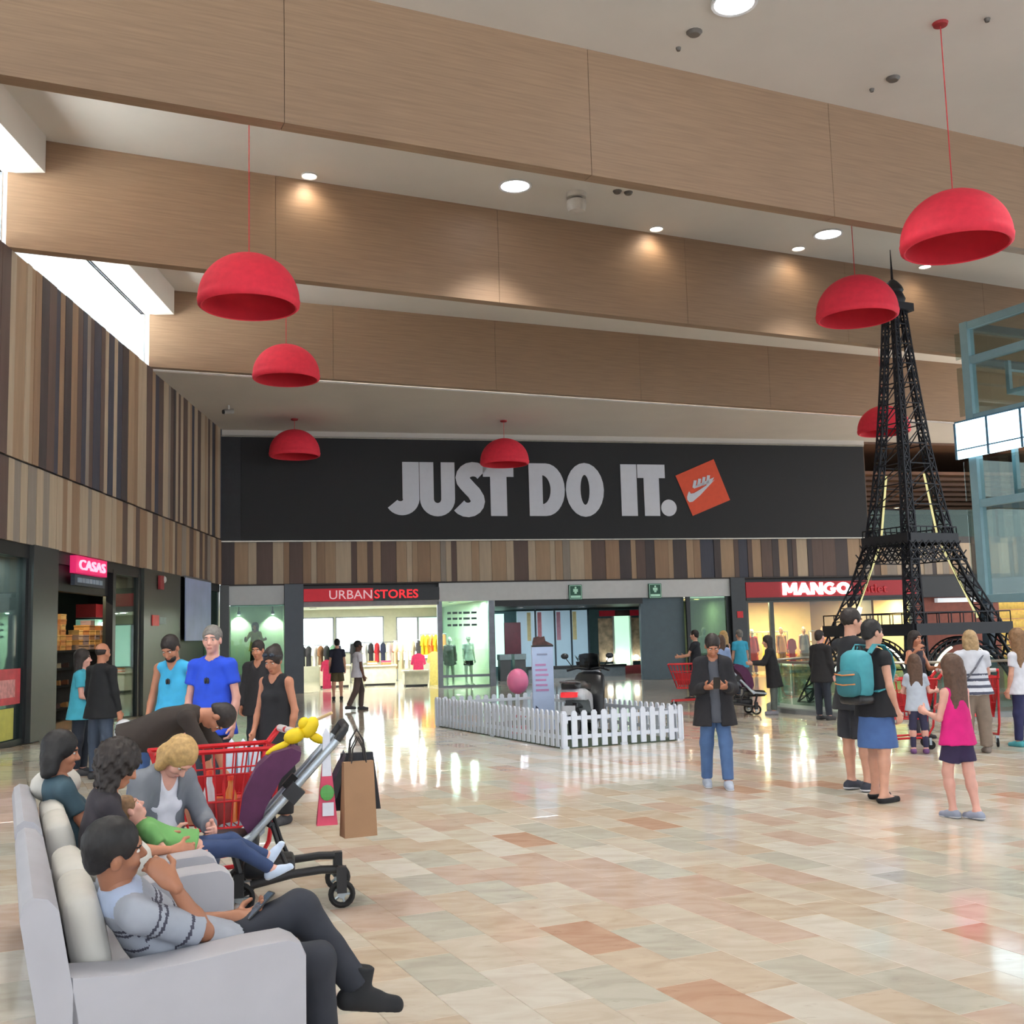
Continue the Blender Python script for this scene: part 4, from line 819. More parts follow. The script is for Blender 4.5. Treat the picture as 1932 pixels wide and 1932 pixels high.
g = bx((.0, .0, .0), (1.98, 5.1, .012)).build('turf_mat', M('turf_green', (70, 84, 70), .9, var=.35, scale=60), fr='W', p=(c0.x, c0.y, 0), rot=FR['G'][1], label='thin artificial grass mat inside the picket fence', cat='mat')
# --- scooter
st = thing('motor_scooter', 'black and white motor scooter parked inside the picket fence', 'scooter', 'W', (1.06, 18.0, .012), R(74))
sb = M('scooter_black', (26, 27, 32), .3); sw_ = M('scooter_white', (196, 198, 204), .25); tyre = M('tyre', (24, 24, 26), .8)
for nm, x in (('rear_wheel', -.62), ('front_wheel', .66)):
    w = MB(); pts = [(x+.20*math.cos(R(a)), 0, .26+.20*math.sin(R(a))) for a in range(0, 360, 15)]; w.path(pts, .06, 8, closed=True); wo = w.build(nm, tyre, parent=st, smooth=60)
    h = MB(); h.tube((x, -.05, .26), (x, .05, .26), .15, n=16); h.build('hub', M('hub_grey', (120, 120, 126), .3, metal=.7), parent=wo, smooth=40)
def sprism(poly, hw, name, mat, taper=.75, par=None, **k):
    # side outline in xz with a rounded, tapering width
    n = len(poly); c = np.mean(np.array(poly), 0); vs = []; fs = []
    rows = [(-hw, taper), (-hw*.8, .93), (-hw*.4, 1.0), (hw*.4, 1.0), (hw*.8, .93), (hw, taper)]
    for y, q in rows: vs += [(c[0]+(x-c[0])*q, y, c[1]+(z-c[1])*q) for x, z in poly]
    for r in range(5): fs += [(r*n+i, r*n+(i+1) % n, (r+1)*n+(i+1) % n, (r+1)*n+i) for i in range(n)]
    fs += [tuple(range(n))[::-1], tuple(range(5*n, 6*n))]
    mb = MB(); mb.add(vs, fs); return mb.build(name, mat, parent=par or st, smooth=55, **k)
sprism([(-.95, .70), (-.86, .80), (-.55, .80), (-.25, .74), (-.02, .66), (.02, .40), (-.10, .34), (-.22, .40), (-.30, .54), (-.45, .60), (-.70, .60), (-.90, .62)], .19, 'tail_body', sw_)
sprism([(-.30, .56), (-.20, .40), (.02, .34), (.04, .60), (-.05, .72), (-.28, .70)], .17, 'engine_cover', sb)
sprism([(-.92, .79), (-.94, .86), (-.80, .91), (-.50, .91), (-.34, .86), (.0, .84), (.08, .78), (.02, .70), (-.3, .74)], .16, 'seat', sb)
sprism([(-.2, .22), (.45, .22), (.48, .30), (.0, .34), (-.2, .34)], .19, 'floorboard', sb, .9)
sprism([(.40, .24), (.50, .24), (.60, .60), (.68, .88), (.62, 1.00), (.52, .94), (.46, .60)], .24, 'leg_shield', sb, .8)
sprism([(.58, .60), (.78, .70), (.76, .92), (.66, 1.04), (.60, .98)], .17, 'front_cowl', sw_, .7)
MB().path([(.46, -.36, 1.02), (.54, -.2, 1.06), (.58, 0, 1.04), (.54, .2, 1.06), (.46, .36, 1.02)], .02, 8).build('handlebar', sb, parent=st)
MB().tube((.62, 0, .9), (.66, 0, .28), .035).build('fork', M('hub_grey'), parent=st)
sprism([(.40, .44), (.50, .52), (.68, .56), (.86, .50), (.94, .40), (.86, .44), (.66, .50), (.48, .44)], .09, 'front_mudguard', sw_, .8)
sprism([(-.92, .50), (-.86, .58), (-.62, .56), (-.40, .50), (-.40, .46), (-.62, .50), (-.84, .50)], .10, 'rear_mudguard', sb, .8)
sprism([(-.99, .66), (-.96, .74), (-.84, .75), (-.84, .66)], .13, 'tail_light', M('tail_red', (214, 30, 40), .3, emit=.5), .85)
bx((-1.0, -.10, .40), (-.98, .10, .54)).build('number_plate', M('plate_white', (210, 210, 214), .5), parent=st); bx((-.985, -.05, .50), (-.90, .05, .62)).build('plate_holder', sb, parent=st)
MB().tube((-.95, -.20, .36), (-.35, -.20, .28), .065, .05, 14).build('exhaust', M('hub_grey'), parent=st)
MB().path([(-.80, -.14, .88), (-1.0, -.12, .90), (-1.04, 0, .90), (-1.0, .12, .90), (-.80, .14, .88)], .016, 8).build('grab_rail', M('hub_grey'), parent=st)
sprism([(.56, 1.02), (.66, 1.02), (.80, .98), (.60, 1.30), (.52, 1.30)], .16, 'windscreen', GLASS('screen_smoke', (120, 124, 130)), .9)
for s in (-1, 1): MB().tube((.50, s*.25, 1.05), (.44, s*.36, 1.22), .008).ell((.43, s*.38, 1.26), (.02, .07, .05), 10).build('mirror', sb, parent=st)
# --- totem, balloon, boxes
t = thing('info_totem', 'tall pale blue information stand with pink text lines', 'stand', 'W', (.45, 19.0, .012), R(6))
bx((-.18, -.06, .02), (.18, .06, 1.42)).build('board', M('totem_blue', (182, 200, 232), .4, var=.04, emit=.12), parent=t); bx((-.24, -.16, 0), (.24, .16, .03)).build('foot', alu, parent=t)
for q in range(6):
    z = 1.10-q*.085; bx((-.13, -.066, z), (.07+.02*(q % 3)-.02, -.060, z+.035)).build('text_line', M('totem_pinktext', (206, 150, 200), .5), parent=t)
bx((-.10, -.066, 1.28), (.08, -.060, 1.31)).build('text_line', M('totem_greytext', (150, 160, 190), .5), parent=t); MB().prism([(-.16, .30), (-.08, .28), (-.10, .40), (-.14, .44)], 1, -.068, -.060).build('emblem', M('totem_dark', (70, 80, 110), .5), parent=t)
hb = MB(); hb.prism([(-.16, 1.42), (.18, 1.42), (.18, 1.46), (.06, 1.52), (.04, 1.60), (-.02, 1.58), (-.06, 1.60), (-.14, 1.58), (-.16, 1.50)], 1, -.04, .04); hb.build('top_picture', M('totem_photo', (96, 58, 52), .5, var=.6, scale=9), parent=t); bx((-.18, -.05, 1.42), (.19, .05, 1.45)).build('top_edge', blk, parent=t)
t = thing('balloon', 'pink balloon on a stick with red base beside the info stand', 'balloon', 'W', (.02, 18.75, .012)); MB().ell((0, 0, .86), (.185, .185, .215), 20).build('skin', M('balloon_pink', (226, 120, 160), .3, var=.12, scale=3), parent=t, smooth=60); MB().tube((0, 0, .1), (0, 0, .65), .008).build('stick', pk, parent=t); MB().box((-.13, -.10, 0), (.13, .10, .12)).build('base', M('base_red', (200, 50, 70), .5), parent=t); bx((-.10, -.03, .26), (.12, .03, .34)).build('bow', M('base_red'), parent=t)
MB().lathe([(.001, .0), (.06, 0), (.06, .2), (.03, .26), (.001, .26)], 12).build('purple_jar', M('jar_purple', (150, 70, 150), .4), fr='W', p=(1.02, 18.9, .62), label='small purple jar on a stand beside the scooter', cat='jar')
t = thing('small_stand', 'small grey stand under the purple jar', 'stand', 'W', (1.02, 18.9, .012)); MB().tube((0, 0, 0), (0, 0, .58), .02).build('pole', alu, parent=t); MB().tube((0, 0, .58), (0, 0, .605), .12, n=16).build('top', alu, parent=t); MB().tube((0, 0, 0), (0, 0, .02), .14, n=16).build('foot', alu, parent=t)
bx((-.22, -.12, 0), (.22, .12, .2)).build('carton', M('carton_peach', (240, 206, 180), .6), fr='W', p=(-.95, 20.3, .012), rot=R(20), label='peach coloured carton behind the long fence side', cat='box')

# ================================================================ SOFAS
sofaw = M('sofa_leather', (174, 173, 180), .55, var=.04, scale=5, bump=.02); cushw = M('sofa_cushion', (204, 200, 192), .7, var=.05, scale=6, bump=.03)
def rbox(a, b, r, n=7, puff=0.0):
    a, b = np.array(a, float), np.array(b, float); c = (a+b)/2; hh = (b-a)/2; r = min(r, hh.min()*.98); mb = MB(); idx = {}
    def vert(p):
        k = tuple(np.round(p, 5))
        if k not in idx:
            q = np.array(p)*hh; inner = np.clip(q, -(hh-r), hh-r); d = q-inner; ln = np.linalg.norm(d)
            q = inner+d/ln*r if ln > 1e-9 else q
            if puff: q = q*(1+puff*(1-np.array(p)[[1, 2, 0]]**2)*(1-np.array(p)[[2, 0, 1]]**2))
            idx[k] = len(mb.v); mb.v.append(tuple(c+q))
        return idx[k]
    g = np.concatenate([[-1], np.linspace(-.86, .86, n-2), [1]]); m = len(g)
    for ax in range(3):
        for s in (-1, 1):
            i, j = [k for k in range(3) if k != ax]
            for u in range(m-1):
                for v in range(m-1):
                    f = []
                    for du, dv in ((0, 0), (1, 0), (1, 1), (0, 1)):
                        p = [0, 0, 0]; p[ax] = s; p[i] = g[u+du]; p[j] = g[v+dv]; f.append(vert(p))
                    mb.f.append(tuple(f)); mb.m.append(0)
    return mb
def sofa(a0, W_, label):
    t = thing('sofa', label, 'sofa', 'SF', (0, a0, 0), group='white two-seat sofas')
    back = [(-.86, .06), (-.90, .45), (-.955, .76), (-.945, .81), (-.915, .83), (-.87, .82), (-.835, .78), (-.77, .42), (-.74, .06)]
    MB().prism(back, 1, .0, W_).build('back', sofaw, parent=t, smooth=45)
    for y0, y1 in ((0, .20), (W_-.20, W_)):
        arm = [(-.80, .06), (-.02, .06), (.0, .10), (.0, .52), (-.02, .565), (-.06, .585), (-.20, .58), (-.45, .555), (-.62, .545), (-.80, .56)]
        mb = MB(); n = len(arm); q = .03
        rings = [[(x, y0, z) for x, z in [(min(max(x, -.79), -.015), min(z, z-.0)) for x, z in arm]]]
        cx = [np.array((x, z)) for x, z in arm]; cen = np.mean(cx, 0)
        prof_ = []
        for yy, sc in ((y0, .0), (y0, .975), (y0+q*.4, .992), (y0+q, 1.0), (y1-q, 1.0), (y1-q*.4, .992), (y1, .975), (y1, .0)): prof_.append([(cen[0]+(p[0]-cen[0])*sc, yy, cen[1]+(p[1]-cen[1])*sc) for p in cx])
        vs = [p for rg in prof_ for p in rg]; fs = []
        for r_ in range(len(prof_)-1): fs += [(r_*n+k, r_*n+(k+1) % n, (r_+1)*n+(k+1) % n, (r_+1)*n+k) for k in range(n)]
        mb.add(vs, fs); mb.build('arm', sofaw, parent=t, smooth=50)
    rbox((-.76, .20, .06), (-.02, W_-.20, .27), .04).build('base', sofaw, parent=t, smooth=60)
    hw = (W_-.40)/2
    for k in range(2):
        rbox((-.74, .205+k*hw, .27), (.0, .20+(k+1)*hw-.01, .41), .05, puff=.02).build('seat_cushion', sofaw, parent=t, smooth=60)
        o = rbox((-.07, -hw/2+.02, -.20), (.07, hw/2-.02, .18), .065, puff=.04).build('back_cushion', cushw, parent=t, p=(-.725, .20+(k+.5)*hw, .60), smooth=60); o.rotation_euler = (0, R(-11), 0)
    for x in (-.80, -.08):
        for y in (.08, W_-.08): MB().tube((x, y, 0), (x, y, .07), .025, .03).build('foot', blk, parent=t)
    return t
sofa(0, 1.58, 'white two-seat sofa nearest the camera, under the man with the phone'); sofa(1.80, 1.60, 'white two-seat sofa behind, where the women sit')
rbox((-.13, -.15, -.09), (.13, .15, .09), .085, puff=.1).build('scatter_cushion', cushw, fr='SF', p=(-.56, 1.16, .72), rot=R(20), smooth=60, label='round cream cushion against the nearest sofa back', cat='cushion')
rbox((-.12, -.16, -.09), (.12, .16, .09), .085, puff=.1).build('scatter_cushion', cushw, fr='SF', p=(-.72, 3.15, .84), rot=R(-15), smooth=60, label='cream cushion on top of the farther sofa back', cat='cushion')

# ================================================================ STROLLER
ox, oy = -1.12, 7.06
sr = thing('stroller', 'silver framed stroller with purple seat and black wheels', 'stroller', 'W', (ox, oy, 0), R(12))
silver = M('stroller_silver', (186, 196, 206), .3, metal=.6); sblk = M('stroller_black', (28, 29, 33), .5); purple = M('stroller_purple', (84, 40, 76), .8, var=.12, scale=12)
for y in (0, .46):
    tn = MB(); tn.path([(-.84, y, .40), (-.62, y, .42), (-.52, y, .48)], .022, 8); tn.path([(-.60, y, .40), (-.02, y, 1.02)], .024, 8); tn.build('frame_tube', silver, parent=sr, smooth=50)
    MB().box((-.34, y-.035, .66), (-.24, y+.035, .76), rot=Matrix.Rotation(R(-47), 3, 'Y')).build('joint', sblk, parent=sr)
    MB().path([(-.42, y, .52), (-.37, y, .36), (-.31, y, .22)], .014, 8).build('strut', sblk, parent=sr)
    MB().path([(-.55, y, .17), (-.30, y, .22), (-.12, y, .235), (-.02, y, .23)], .026, 8).build('chassis_bar', sblk, parent=sr, smooth=50)
    MB().path([(-.66, y, .40), (-.62, y, .26), (-.60, y, .14)], .02, 8).build('rear_leg', sblk, parent=sr)
MB().path([(-.02, 0, 1.02), (.03, 0, 1.09), (.035, .05, 1.10), (.035, .41, 1.10), (.03, .46, 1.09), (-.02, .46, 1.02)], .026, 8).build('handle', sblk, parent=sr, smooth=50)
for x, r in ((-.0, .085), (-.62, .10)):
    for y in (-.02, .48):
        wt = MB(); wt.path([(x+(r-.018)*math.cos(R(a)), y, r+(r-.018)*math.sin(R(a))) for a in range(0, 360, 20)], .019, 6, closed=True); wo = wt.build('wheel', tyre, parent=sr, smooth=60)
        hm = MB(); hm.tube((x, y-.02, r), (x, y+.02, r), .025, n=10)
        for q in range(5): a = R(72*q); hm.tube((x, y, r), (x+(r-.02)*math.cos(a), y, r+(r-.02)*math.sin(a)), .009, n=5)
        hm.build('hub', M('hub_silver', (150, 160, 166), .3, metal=.6), parent=wo)
        MB().box((x-.03, y-.035, r+.01), (x+.03, y+.035, .25)).build('fork', sblk, parent=sr)
seat = MB(); cpts = [(-.56, .46), (-.62, .56), (-.60, .70), (-.52, .86), (-.42, .95), (-.30, .98), (-.24, .95), (-.25, .90), (-.36, .80), (-.46, .62), (-.50, .48)]
seat.prism(cpts, 1, .04, .42); seat.build('seat_shell', purple, parent=sr, smooth=40)
rbox((-.86, .05, .34), (-.50, .41, .46), .05).build('seat_base', sblk, parent=sr, smooth=60); rbox((-.60, .08, .18), (-.28, .38, .30), .04).build('basket', sblk, parent=sr, smooth=60)
MB().path([(-.42, .0, .52), (-.45, .23, .50), (-.42, .46, .52)], .02, 6).build('cross_bar', sblk, parent=sr)
MB().prism([(-.10, .64), (.04, .92), (.02, .80), (-.02, .66)], 1, .05, .40).build('rear_sling', sblk, parent=sr)
ty = M('toy_yellow', (240, 206, 24), .6)
toy = thing('plush_toy', 'bright yellow plush toy on top of the purple stroller seat', 'toy', 'W', (ox-.32, oy+.15, .99), R(12)); MB().ell((0, 0, .05), (.07, .05, .05), 14, rot=Matrix.Rotation(R(-20), 3, 'Y')).build('body', ty, parent=toy, smooth=60)
for p, r in (((.10, 0, .10), (.05, .03, .075)), ((.14, .02, .03), (.06, .03, .03)), ((-.10, 0, -.02), (.09, .02, .025)), ((.06, 0, .13), (.035, .03, .04))): MB().ell(p, r, 12, rot=Matrix.Rotation(R(30 if p[0] > 0 else -25), 3, 'Y')).build('limb', ty, parent=toy, smooth=60)
# bags hanging from the handle
def bag(name, label, p, w, h, d, mat, rot=0, taper=1.0, handles=True, print_=None):
    t = thing(name, label, 'bag', 'W', p, rot); mb = MB(); a, b = w/2, w/2*taper; e = d/2
    mb.add([(-a, -e, 0), (a, -e, 0), (a, e, 0), (-a, e, 0), (-b, -e*.4, h), (b, -e*.4, h), (b, e*.4, h), (-b, e*.4, h)], [(0, 3, 2, 1), (4, 5, 6, 7), (0, 1, 5, 4), (1, 2, 6, 5), (2, 3, 7, 6), (3, 0, 4, 7)]); mb.build('body', mat, parent=t)
    if handles:
        for y in (-e*.35, e*.35): MB().path([(-b*.5, y, h-.01), (-b*.4, y, h+.08), (0, y, h+.15), (b*.4, y, h+.08), (b*.5, y, h-.01)], .006, 5).build('strap', M('strap_dark', (40, 36, 36), .7), parent=t)
    return t
bag('paper_bag', 'brown kraft paper bag hanging from the stroller handle', (.10+ox, oy+.06, .42), .21, .46, .12, M('kraft', (158, 122, 92), .8, var=.06), R(25), .92)
bag('shopping_bag', 'dark charcoal shopping bag behind the paper bag on the stroller', (.06+ox, oy+.30, .55), .30, .36, .10, M('bag_charcoal', (44, 46, 52), .8), R(10), .7)
b3 = bag('plastic_bag', 'pink and white plastic bag with green print on the stroller handle', (-.09+ox, oy+.01, .50), .13, .42, .06, M('bag_pink', (206, 70, 100), .6, var=.2, scale=4), R(15), .35, False)
MB().ell((.0, -.035, .20), (.045, .015, .05), 12).build('print_green', M('print_green', (90, 160, 84), .6), parent=b3); bx((-.03, -.045, .06), (.04, -.03, .14)).build('print_white', M('print_white', (226, 226, 236), .6), parent=b3); MB().prism([(-.03, .30), (.03, .30), (.02, .56), (.0, .60), (-.02, .56)], 1, -.02, .02).build('twisted_top', M('print_white'), parent=b3)

# ================================================================ SHOPPING CARTS
cred = M('cart_red', (196, 26, 36), .4, var=.05); cgrip = M('cart_grip', (214, 208, 208), .4)
def cart(label, p, rot):
    t = thing('shopping_cart', label, 'cart', 'W', p, rot, group='red shopping carts')
    # local x: forward; rear (handle) at x=0
    def rim(z, k): 
        f = lambda a, b: a+(b-a)*k
        return [(f(.16, .02), -f(.18, .25), z), (f(.66, .84), -f(.14, .19), z), (f(.66, .84), f(.14, .19), z), (f(.16, .02), f(.18, .25), z)]
    for z, k, r in ((.40, 0, .012), (.58, .35, .007), (.76, .68, .007), (.92, 1, .018)): MB().path(rim(z, k), r, 6, closed=True).build('basket_rim', cred, parent=t)
    lo, hi = rim(.40, 0), rim(.92, 1)
    for s in range(4):
        mb = MB(); n = 7 if s in (1, 3) else 11; a, b, c, d = [np.array(q) for q in (lo[s], lo[(s+1) % 4], hi[s], hi[(s+1) % 4])]
        for q in range(n+1): mb.tube(a+(b-a)*q/n, c+(d-c)*q/n, .006, n=4)
        mb.build('wire_side', cred, parent=t)
    mb = MB(); [mb.tube(np.array(lo[0])+(np.array(lo[1])-np.array(lo[0]))*q/8, np.array(lo[3])+(np.array(lo[2])-np.array(lo[3]))*q/8, .006, n=4) for q in range(9)]; mb.build('wire_floor', cred, parent=t)
    MB().prism([(.20, .46), (.64, .46), (.74, .72), (.12, .72)], 1, -.205, -.195).build('side_panel', M('cart_panel', (176, 30, 36), .4), parent=t)
    MB().path([(.0, -.24, .92), (-.08, -.24, 1.02), (-.08, .24, 1.02), (.0, .24, .92)], .022, 8).build('handle', cred, parent=t)
    for y0, y1 in ((-.21, -.04), (.04, .21)): MB().tube((-.08, y0, 1.02), (-.08, y1, 1.02), .026, n=10).build('grip', cgrip, parent=t)
    for s in (-1, 1):
        MB().path([(.02, s*.24, .90), (.10, s*.23, .30), (.18, s*.22, .16), (.80, s*.18, .13)], .016, 6).build('chassis', cred, parent=t)
        for x in (.14, .74):
            MB().tube((x, s*.20-.012, .06), (x, s*.20+.012, .06), .06, n=14).build('wheel', tyre, parent=t); MB().box((x-.015, s*.20-.02, .06), (x+.015, s*.20+.02, .15)).build('caster', M('hub_silver'), parent=t)
    return t
ct1 = cart('red shopping cart full of groceries beside the bent over person', (-1.72, 7.95, 0), R(205))
def bottle(p, col, label, h=.28, r=.045, capc=(220, 60, 40)):
    t = thing('bottle', label, 'bottle', 'W', p); MB().lathe([(.001, 0), (r, 0), (r, h*.62), (r*.45, h*.86), (r*.42, h), (.001, h)], 14).build('body', M('bottle_%d_%d_%d' % col, col, .2), parent=t, smooth=40); MB().tube((0, 0, h), (0, 0, h+.03), r*.5, n=10).build('cap', M('cap_%d%d' % capc[:2], capc, .4), parent=t)
bottle((-2.0, 7.80, .42), (220, 130, 60), 'orange drink bottle inside the red cart'); bottle((-2.12, 7.70, .42), (220, 220, 226), 'clear bottle inside the red cart', .33)
bottle((-1.86, 7.86, .42), (170, 40, 40), 'dark red bottle inside the red cart', .3)
for k, (dx, dy, c) in enumerate([(-.45, -.10, (206, 110, 60)), (-.22, -.02, (190, 50, 46)), (-.52, -.20, (210, 160, 130)), (-.36, -.24, (140, 40, 44))]):
    rbox((-.10, -.07, 0), (.10, .07, .16), .02).build('grocery_pack', M('pack_%d' % k, c, .5, var=.2, scale=9), fr='W', p=(-1.72+dx, 7.95+dy, .42), rot=R(20*k), smooth=50, label=['orange', 'red', 'pale pink', 'maroon'][k]+' grocery pack in the red cart beside the stroller', cat='package')
t = thing('water_pack', 'shrink-wrapped white and blue bottle pack standing by the red cart', 'package', 'W', (-2.38, 9.7, .0)); bx((-.16, -.12, .0), (.16, .12, .52)).build('crate', M('crate_grey', (140, 146, 156), .5), parent=t)
for q in range(3): MB().lathe([(.001, .52), (.05, .52), (.05, .70), (.02, .80), (.001, .82)], 12, c=(-.1+.1*q, 0, 0)).build('bottle', M('bottle_white', (206, 216, 230), .25), parent=t, smooth=40)
cart('red shopping cart pushed by the couple in black near the passage', (4.15, 24.2, 0), R(170)); cart('red shopping cart with the girl in grey, before the tower', (5.62, 15.0, 0), R(170)); cart('red shopping cart in front of the woman in the striped top', (6.15, 14.85, 0), R(75))
# ================================================================ PEOPLE: smooth continuous figures
def smin(a, b, k):
    h = np.clip(.5+.5*(b-a)/k, 0, 1); return b*(1-h)+a*h-k*h*(1-h)
class SDF:
    def __init__(s): s.ops = []
    def cap(s, a, b, ra, rb=None, k=.03, flat=None, cutb=False, cuta=False, op='u'):
        s.ops.append(('cap', np.array(a, float), np.array(b, float), ra, ra if rb is None else rb, k, flat, cuta, cutb, op)); return s
    def ell(s, c, r, rot=None, k=.03, op='u'):
        s.ops.append(('ell', np.array(c, float), np.array(r, float), np.eye(3) if rot is None else np.array(rot), k, op)); return s
    def cut(s, p, n): s.ops.append(('cut', np.array(p, float), unit(n))); return s
    def slab(s, p, rt, fw, w): s.ops.append(('slab', np.array(p, float), unit(rt), unit(fw), w)); return s
    def noise(s, amp, freq, seed=0): s.ops.append(('noise', amp, freq, seed)); return s
    def bounds(s):
        lo = np.full(3, 9e9); hi = -lo
        for o in s.ops:
            if o[0] == 'cap' and o[9] == 'u':
                r = max(o[3], o[4]); lo = np.minimum(lo, np.minimum(o[1], o[2])-r); hi = np.maximum(hi, np.maximum(o[1], o[2])+r)
            elif o[0] == 'ell' and o[5] == 'u': r = o[2].max(); lo = np.minimum(lo, o[1]-r); hi = np.maximum(hi, o[1]+r)
        return lo, hi
    def field(s, X, Y, Z, origin, h):
        F = np.full(X.shape, .5); sh = np.array(X.shape)
        for o in s.ops:
            if o[0] == 'cut':
                d = (X-o[1][0])*o[2][0]+(Y-o[1][1])*o[2][1]+(Z-o[1][2])*o[2][2]; F = np.maximum(F, d); continue
            if o[0] == 'slab':
                q = (X-o[1][0], Y-o[1][1], Z-o[1][2]); dx = abs(q[0]*o[2][0]+q[1]*o[2][1]+q[2]*o[2][2]); dy = q[0]*o[3][0]+q[1]*o[3][1]+q[2]*o[3][2]
                F = np.maximum(F, -np.maximum(dx-o[4], -dy)); continue
            if o[0] == 'noise':
                am, fr, sd = o[1:]; F = F+am*(np.sin(X*fr+sd)*np.sin(Y*fr*1.13+1.7+sd)*np.sin(Z*fr*.9+.6)+.5*np.sin(X*fr*2.1+Z*fr*1.3+sd)*np.sin(Y*fr*2.3-Z*fr)); continue
            if o[0] == 'cap':
                _, a, b, ra, rb, k, flat, ca, cb, op = o; r = max(ra, rb); lo = np.minimum(a, b)-r; hi = np.maximum(a, b)+r
            else:
                _, c, rr, rot, k, op = o; r = rr.max(); lo = c-r; hi = c+r
            m = k+2*h+.02; i0 = np.clip(np.floor((lo-m-origin)/h).astype(int), 0, sh); i1 = np.clip(np.ceil((hi+m-origin)/h).astype(int)+1, 0, sh)
            if np.any(i1 <= i0): continue
            sl = tuple(slice(p, q) for p, q in zip(i0, i1)); x, y, z = X[sl], Y[sl], Z[sl]
            if o[0] == 'cap':
                px, py, pz_ = x-a[0], y-a[1], z-a[2]; ba = b-a; L2 = ba@ba+1e-12; t0 = (px*ba[0]+py*ba[1]+pz_*ba[2])/L2; t = np.clip(t0, 0, 1)
                qx, qy, qz = px-t*ba[0], py-t*ba[1], pz_-t*ba[2]
                if flat is not None:
                    ax, f = unit(flat[0]), flat[1]; dd = (qx*ax[0]+qy*ax[1]+qz*ax[2])*(f-1); qx = qx+dd*ax[0]; qy = qy+dd*ax[1]; qz = qz+dd*ax[2]
                d = np.sqrt(qx*qx+qy*qy+qz*qz)-(ra+(rb-ra)*t)
                if cb: d = np.maximum(d, (t0-1)*math.sqrt(L2))
                if ca: d = np.maximum(d, -t0*math.sqrt(L2))
            else:
                p = np.stack([x-c[0], y-c[1], z-c[2]], -1)@rot; q = p/rr; ln = np.sqrt((q*q).sum(-1)); ln2 = np.sqrt(((p/(rr*rr))**2).sum(-1))+1e-9; d = ln*(ln-1)/ln2
            F[sl] = smin(F[sl], d, k) if op == 'u' else -smin(-F[sl], d, k)
        return F
    def mesh(s, h):
        lo, hi = s.bounds(); lo = lo-3*h-.03; hi = hi+3*h+.03; n = np.ceil((hi-lo)/h).astype(int)+1
        X, Y, Z = np.meshgrid(*[lo[i]+h*np.arange(n[i]) for i in range(3)], indexing='ij'); F = s.field(X, Y, Z, lo, h)
        ins = F < 0; nx, ny, nz = n; acc = np.zeros((nx-1, ny-1, nz-1, 3)); cnt = np.zeros((nx-1, ny-1, nz-1)); G = np.stack([X, Y, Z], -1); quads = []
        info = []
        for ax in range(3):
            s0 = [slice(None)]*3; s1 = [slice(None)]*3; s0[ax] = slice(0, -1); s1[ax] = slice(1, None); s0, s1 = tuple(s0), tuple(s1)
            f0, f1 = F[s0], F[s1]; msk = ins[s0] != ins[s1]; t = np.where(msk, f0/(f0-f1+1e-20*(f0 == f1)), 0); P = G[s0].copy(); P[..., ax] += t*h; P *= msk[..., None]
            oth = [i for i in range(3) if i != ax]
            for da in (0, 1):
                for db in (0, 1):
                    sl = [slice(None)]*3; sl[oth[0]] = slice(da, n[oth[0]]-1+da); sl[oth[1]] = slice(db, n[oth[1]]-1+db); sl = tuple(sl)
                    acc += P[sl]; cnt += msk[sl]
            info.append((msk, ins[s0], oth))
        act = cnt > 0; ids = -np.ones(cnt.shape, int); ids[act] = np.arange(act.sum()); V = acc[act]/cnt[act][:, None]
        for ax, (msk, i0, oth) in enumerate(info):
            a, b = oth; I = np.argwhere(msk); ok = (I[:, a] > 0) & (I[:, b] > 0) & (I[:, a] < n[a]-1) & (I[:, b] < n[b]-1); I = I[ok]
            def c(da, db):
                J = I.copy(); J[:, a] += da; J[:, b] += db; return ids[J[:, 0], J[:, 1], J[:, 2]]
            q = np.stack([c(-1, -1), c(0, -1), c(0, 0), c(-1, 0)], 1); fl = i0[I[:, 0], I[:, 1], I[:, 2]]
            if ax == 1: fl = ~fl
            q[~fl] = q[~fl][:, ::-1]; quads.append(q)
        return V, np.concatenate(quads)
def sdf_obj(name, parts, mats, parent, matfn=None):
    """parts: list of (SDF, h); joined into ONE mesh object"""
    Vs, Qs, n = [], [], 0
    for sd, h in parts:
        V, Q = sd.mesh(h); Vs.append(V); Qs.append(Q+n); n += len(V)
    V = np.concatenate(Vs); Q = np.concatenate(Qs); me = bpy.data.meshes.new(name)
    me.vertices.add(len(V)); me.vertices.foreach_set('co', V.ravel()); me.loops.add(len(Q)*4); me.loops.foreach_set('vertex_index', Q.ravel().astype(np.int32))
    me.polygons.add(len(Q)); me.polygons.foreach_set('loop_start', np.arange(0, len(Q)*4, 4, dtype=np.int32)); me.polygons.foreach_set('use_smooth', np.ones(len(Q), bool))
    for m in (mats if isinstance(mats, (list, tuple)) else [mats]): me.materials.append(m)
    if matfn is not None: me.polygons.foreach_set('material_index', matfn(V[Q].mean(1)).astype(np.int32))
    me.update(calc_edges=True); me.validate()
    o = bpy.data.objects.new(name, me); COL.objects.link(o); o.parent = parent; return o
def rotx(a): c, s = math.cos(R(a)), math.sin(R(a)); return np.array([[1, 0, 0], [0, c, -s], [0, s, c]])
def roty(a): c, s = math.cos(R(a)), math.sin(R(a)); return np.array([[c, 0, s], [0, 1, 0], [-s, 0, c]])
def rotz(a): c, s = math.cos(R(a)), math.sin(R(a)); return np.array([[c, -s, 0], [s, c, 0], [0, 0, 1]])
SKINS = {'fair': (214, 160, 136), 'tan': (184, 124, 96), 'olive': (160, 108, 82), 'brown': (104, 66, 50), 'pink': (222, 166, 150), 'mannequin': (226, 222, 212), 'mandark': (40, 40, 44)}
